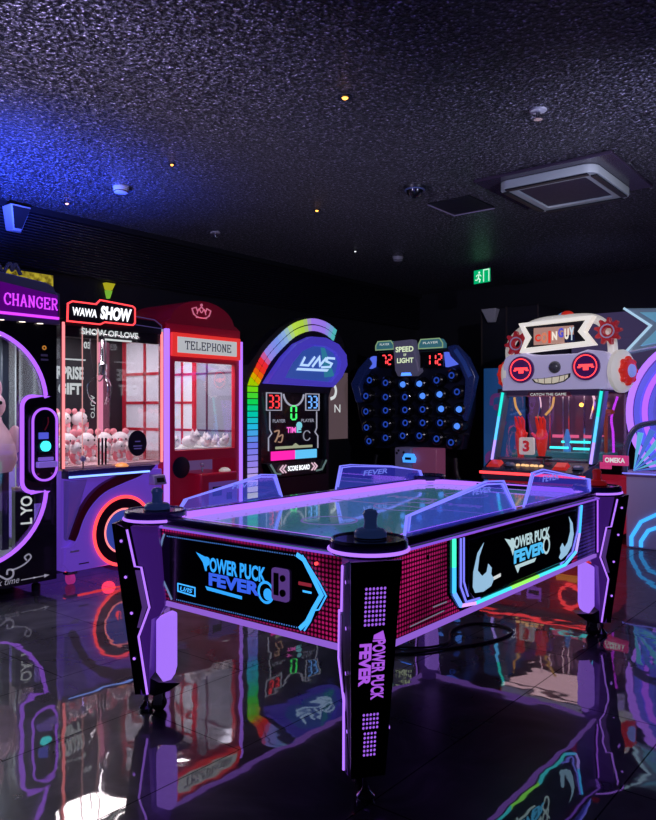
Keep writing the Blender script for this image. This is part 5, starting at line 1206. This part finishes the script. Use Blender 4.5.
    # headphones
    for x, s in ((-3.20,-1),(-2.155,1)):
        r = .195 if s > 0 else .155
        def HB():
            b = MB()
            p0 = Vector((X(x), .10 if s < 0 else .08, 1.62))
            if s > 0: b.m = Matrix.Translation(p0) @ Matrix.Rotation(math.radians(-14), 4, 'Z') @ Matrix.Translation((-X(x), -.10, -1.62))
            return b
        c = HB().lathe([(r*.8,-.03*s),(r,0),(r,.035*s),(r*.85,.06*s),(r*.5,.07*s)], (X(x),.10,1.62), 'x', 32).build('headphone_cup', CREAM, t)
        g = HB()
        g.lathe([(.115,.06*s),(.115,.10*s),(.09,.115*s)], (X(x),.10,1.62), 'x', 24)
        for k in range(8):
            a = k*PI/4
            g.ball((X(x)+.08*s,.10+.105*cos(a),1.62+.105*sin(a)), .035,.03,.03,10,6)
        g.build('red_cup_ring', REDP, c)
        HB().lathe([(.062,.11*s),(.055,.13*s),(0,.135*s)], (X(x),.10,1.62), 'x', 22).build('blue_cup_centre', mat('periwinkle disc', (.25,.3,.75), .3, emit=(.3,.4,1), es=.4), c)
        MB().box(*sorted((X(x)-s*.10, X(x)-s*.02)), .0, .20, 1.54, 1.70).build('cup_arm', REDP, c, bevel=.015)
    MB().tube(smooth_path([(X(-3.23),.12,1.74),(X(-3.24),.14,1.90),(X(-3.16),.16,2.03),(X(-2.98),.18,2.12),(X(-2.73),.18,2.14),(X(-2.45),.18,2.13),(X(-2.32),.16,2.06),(X(-2.25),.14,1.94),(X(-2.225),.12,1.76)],6), .045, 12).build('headphone_band', CREAM, t)
    # marquee with arrow ends
    mq = [(X(-3.05),2.10),(X(-2.335),2.125),(X(-2.42),1.985),(X(-2.325),1.86),(X(-3.04),1.815),(X(-2.98),1.955)]
    ins = [(X(-2.99),2.065),(X(-2.405),2.085),(X(-2.475),1.985),(X(-2.40),1.895),(X(-2.985),1.86),(X(-2.925),1.96)]
    q = MB().poly(mq, 'xz', -.10, .02, [ins]).build('marquee_frame', mat('lit ivory frame', (.7,.68,.62), .3, emit=(1,.95,.85), es=.6), t, bevel=.006, smooth=False)
    MB().poly(ins, 'xz', -.07, -.06).build('marquee_face', SATIN, q, smooth=False)
    sc = MB().box(X(-2.90),X(-2.52),-.082,-.07,1.885,2.045).build('marquee_screen', mat('peach screen', (.45,.28,.22), .4, emit=(1,.55,.42), es=.26), q, smooth=False)
    for wd, x0, x1, z0, z1, m in (('C',-2.885,-2.83,1.915,1.985,'r'),('O',-2.825,-2.765,1.895,2.0,'k'),('I',-2.755,-2.73,1.895,2.01,'r'),('N',-2.72,-2.67,1.92,2.0,'w'),('G',-2.66,-2.61,1.94,2.03,'b'),('U',-2.60,-2.56,1.92,2.02,'w'),('Y',-2.555,-2.51,1.91,2.03,'g')):
        mm = {'r':glow('sign red', (.9,.05,.03), .8),'k':glow('sign rose', (.8,.25,.15), .8),'w':glow('sign white', (1,.9,.8), .9),'b':glow('sign blue', (.1,.1,.7), .8),'g':glow('sign ice', (.6,.75,.9), .9)}[m]
        MB().text(wd, X(x0), X(x1), z0, z1, -.086, bold=.05).build('sign_letter', mm, sc, smooth=False)
    MB().box(X(-2.60),X(-2.505),-.084,-.0825,1.89,1.96).build('dark_patch', mat('dark blue patch', (.02,.03,.1), .4), sc, smooth=False)
    for x, z, n in ((-3.13,1.92,8),(-2.25,1.985,9)):
        pts = []
        for k in range(n*4):
            a = 2*PI*k/(n*4); r = .125 if (k % 4) in (0,1) else .085
            pts.append((X(x)+r*cos(a), z+r*sin(a)))
        g = MB().poly(pts, 'xz', .03, .09, [circ(X(x), z, .035, 14)]).build('red_gear', mat('deep red gear', (.4,.02,.03), .35, emit=(1,.03,.05), es=.10), t, bevel=.006, smooth=False)
        MB().strip(circ(X(x), z, .06, 18), .012, 'xz', .022, .03, closed=True).build('gear_ring', LAV, g, smooth=False)
    d = MB().ball((X(-2.72),.25,2.16), .085,.07,.06).build('coloured_dome', mat('sky dome', (.2,.45,.8), .3, emit=(.2,.5,1), es=.25), t)
    MB().ball((X(-2.69),.22,2.17), .07,.06,.055).build('dome_patch', REDP, d)
    pl = MB().box(X(-2.27),X(-2.05),-.03,.0,.775,.865).build('side_sign', mat('rose sign', (.5,.05,.18), .4, emit=(1,.06,.3), es=.4), t, bevel=.004)
    MB().text('OMEKA', X(-2.25), X(-2.075), .80, .845, -.034, bold=.03).build('side_sign_lettering', W_LET, pl, smooth=False)
    MB().box(X(-2.3),X(-2.2),-.02,.0,.74,.80).build('sign_bracket', mat('rose sign', (.5,.05,.18), .4), pl, smooth=False)
    return t
robot()

# ------------------------------------------------------------------ white game with a glowing ring and a star on top
def star_game():
    t = thing('ring_arch_game', 'white arcade machine with a big violet neon ring and a chrome star on top', 'arcade machine', (-1.525, 7.07, -.066))
    t.scale = (1.052,)*3
    X = lambda x: x + 1.45
    base = MB().box(X(-2.06),X(-.84),.0,.9,.066,.70).build('lower_cabinet', mat('lavender white cabinet', (.42,.40,.62), .35, emit=(.35,.3,.9), es=.06), t, bevel=.015)
    hexa = [(X(-2.01),.08),(X(-2.01),.16),(X(-1.93),.30),(X(-1.80),.375),(X(-1.45),.375),(X(-1.10),.375),(X(-.97),.30),(X(-.89),.16),(X(-.89),.08)]
    MB().strip(hexa, .030, 'xz', -.014, .002).build('outer_hex_light', N_ICE, base, smooth=False)
    hx2 = [(X(-1.93),.08),(X(-1.93),.13),(X(-1.87),.23),(X(-1.76),.28),(X(-1.14),.28),(X(-1.03),.23),(X(-.97),.13),(X(-.97),.08)]
    MB().strip(hx2, .030, 'xz', -.014, .002).build('inner_hex_light', N_ICE, base, smooth=False)
    MB().box(X(-2.08),X(-.82),-.03,.92,.70,.735).build('ledge', LAV, t, bevel=.008)
    MB().box(X(-2.08),X(-.82),-.036,-.028,.712,.722).build('ledge_light', N_VIO, t, smooth=False)
    cx, cz = X(-1.39), 1.25
    for R, w, m, nm in ((.655,.030,N_LAV,'outer_ring_light'),(.585,.05,mat('violet blue ring', (.10,.10,.5), .3, emit=(.15,.15,1), es=.5),'ring_band'),(.525,.022,N_PUR,'inner_ring_light'),(.47,.04,mat('violet blue ring', (.10,.10,.5), .3, emit=(.15,.15,1), es=.5),'ring_band')):
        pts = arc(cx, cz, R, -48, 228, 48)
        MB().strip(pts, w, 'xz', .03 if 'band' in nm else .0, .12).build(nm, m, t, smooth=False)
    MB().strip(arc(cx, cz, .57, -48, 228, 48), .20, 'xz', .10, .40).build('ring_housing', mat('silver violet housing', (.2,.18,.35), .25, .5), t, smooth=False)
    MB().poly(circ(cx, cz, .48, 40), 'xz', .60, .64).build('ring_back', SATIN, t, smooth=False)
    # ray-like ice panels radiating at the lower corners
    for s in (-1, 1):
        for k in range(6):
            a = math.radians(100 + k*14); x0 = cx + s*.60; z0 = .74
            L1 = .34 + .05*(k % 2)
            p = [(x0, z0), (x0 - s*L1*cos(a-.09)*-1*-1, z0+L1*sin(a-.09)), (x0 - s*L1*cos(a+.09)*-1*-1, z0+L1*sin(a+.09))]
            p = [(x0, z0), (x0 + s*(-1)*(-L1*cos(a-.07)), z0+L1*sin(a-.07)), (x0 + s*(-1)*(-L1*cos(a+.07)), z0+L1*sin(a+.07))]
            MB().poly(p, 'xz', -.02-.004*k, .0).build('ice_ray', mat('ice ray %d' % (k % 2), ((.15,.5,.7),(.1,.2,.6))[k % 2], .25, emit=((.15,.7,1),(.1,.25,1))[k % 2], es=.45), t, smooth=False)
        MB().tube(smooth_path([(X(-1.45)+s*.60,-.06,.73),(X(-1.45)+s*.585,-.06,.95),(X(-1.45)+s*.50,-.06,1.12),(X(-1.45)+s*.30,-.06,1.17)],6), .025, 10).build('hand_rail', mat('grey blue rail', (.2,.22,.35), .25, .6), t)
    mon = MB().box(X(-1.76),X(-1.08),.05,.30,.76,1.08).build('monitor', SATIN, t, bevel=.02)
    MB().box(X(-1.72),X(-1.12),.044,.05,.80,1.04).build('monitor_screen', mat('navy screen', (.01,.03,.12), .2, emit=(.03,.15,.6), es=.2), mon, smooth=False)
    # star
    KM = Matrix.Translation((0,.13,0))
    def KB():
        b = MB(); b.m = KM; return b
    sx, sz = X(-1.46), 1.98
    pts = [(-.625,.19),(-.36,.17),(-.12,.16),(0,.38),(.12,.16),(.36,.17),(.66,.22),(.40,.02),(.62,-.21),(.25,-.15),(0,-.25),(-.25,-.15),(-.62,-.21),(-.40,.02)]
    S = [(sx+x, sz+z) for x, z in pts]
    st = KB().poly(S, 'xz', -.10, .05).build('star_plate', mat('chrome ice star', (.5,.6,.7), .2, .7, emit=(.25,.45,.7), es=.14), t, bevel=.012)
    KB().poly([(sx+x*.78, sz+z*.74) for x, z in pts], 'xz', -.125, -.10).build('star_inlay', mat('pale blue inlay', (.25,.55,.7), .2, .4, emit=(.2,.6,.9), es=.3), st, bevel=.006)
    KB().poly([(sx+x*.55, sz+z*.5) for x, z in pts], 'xz', -.14, -.125).build('star_core', mat('navy star core', (.02,.05,.15), .2), st, smooth=False)
    KB().strip([S[0], S[13], S[12]], .02, 'xz', -.112, -.10).build('star_edge_light', glow('star ice edge', (.5,.75,1), .8), st, smooth=False)
    return t
star_game()

# ------------------------------------------------------------------ light
def lamp(kind, name, loc, energy, col, size=.2, target=None, spot=None, blend=.6):
    d = bpy.data.lights.new(name, kind); d.energy = energy; d.color = col
    if kind == 'AREA': d.size = size
    else: d.shadow_soft_size = size
    if kind == 'SPOT': d.spot_size = math.radians(spot or 70); d.spot_blend = blend
    o = bpy.data.objects.new(name, d); C.objects.link(o); o.location = loc
    if target is not None: o.rotation_euler = (Vector(target)-Vector(loc)).to_track_quat('-Z', 'Y').to_euler()
    return o
lamp('SPOT', 'blue_uplight', (-4.95, 2.65, 2.30), 420, (.03,.08,1), .04, (-4.98, 2.7, 2.97), 142, .6)
lamp('SPOT', 'violet_ceiling_fill', (-2.9, .7, 1.75), 470, (.64,.58,1.0), .12, (-3.35, 1.9, 2.97), 90, 1.0)  # added spot standing in for neon spill on the ceiling, no fixture
lamp('SPOT', 'back_ceiling_fill', (-.75, 4.1, 2.15), 75, (.60,.62,1.0), .10, (-1.5, 4.5, 2.97), 125, 1.0)  # invented spot, brightens the ceiling near the air conditioner
lamp('SPOT', 'deep_violet_fill', (-1.5, 1.6, 1.2), 45, (.18,.13,1.0), .2, (-1.9, 2.6, 2.97), 120, 1.0)  # extra spot put in to tint the ceiling violet, not a fitting
lamp('SPOT', 'game_top_fill', (-2.75, 7.25, 2.28), 5, (.35,.4,1.0), .05, (-2.9, 7.9, 2.97), 130, 1.0)  # made-up spot above the robot game, lifts the ceiling there
lamp('AREA', 'arched_machine_lamp', (XF-.35, 2.30, 1.78), 24, (.9,.95,1), .35, (XF-.35, 2.30, 0))
lamp('AREA', 'claw_machine_lamp', (XF-.25, 3.37, 1.86), 10, (1,.86,.88), .5, (XF-.40, 3.37, 0))
lamp('AREA', 'booth_lamp', (XF-.30, 4.25, 1.88), 10, (1,.95,1), .4, (XF-.45, 4.25, 0))
lamp('AREA', 'robot_cabin_lamp', (-2.82, 7.05, 1.42), 3, (1,.6,.7), .8, (-2.82, 7.1, 0))
lamp('POINT', 'claw_underglow', (XF+.02, 3.30, .06), .5, (1,.03,.03), .05)
lamp('SPOT', 'star_game_wash', (-.9, 5.2, 2.9), 30, (.4,.45,1), .03, (-1.5, 6.5, .9), 60, .8)  # added fill from out of view for the star game
lamp('SPOT', 'robot_front_wash', (-.3, 3.6, 2.8), 190, (.85,.8,1), .03, (-2.8, 6.6, 1.6), 50, .8)  # unseen spot put in to brighten the robot front
lamp('SPOT', 'row_front_wash', (-1.2, .4, 2.6), 90, (.5,.35,1), .03, (-4.8, 3.9, .5), 52, .9)  # fill without a fixture, lifts the fronts of the wall row
w = bpy.data.worlds.new('dim room'); w.use_nodes = True
w.node_tree.nodes['Background'].inputs['Color'].default_value = (.06,.045,.15,1); w.node_tree.nodes['Background'].inputs['Strength'].default_value = .22
bpy.context.scene.world = w

# ------------------------------------------------------------------ camera
cd = bpy.data.cameras.new('camera'); co = bpy.data.objects.new('camera', cd); C.objects.link(co)
co.location = (0, 0, 1.27); co.rotation_euler = (PI/2, 0, math.atan2(.6280, .7782))
cd.sensor_fit = 'VERTICAL'; cd.sensor_height = 36; cd.lens = 742/820*36; cd.clip_start = .05
bpy.context.scene.camera = co
vs = bpy.context.scene.view_settings
vs.view_transform = 'Standard'; vs.look = 'None'; vs.exposure = 0; vs.gamma = 1
bpy.context.scene.cycles.max_bounces = 10
bpy.context.scene.cycles.transparent_max_bounces = 16
bpy.context.scene.cycles.sample_clamp_indirect = 6
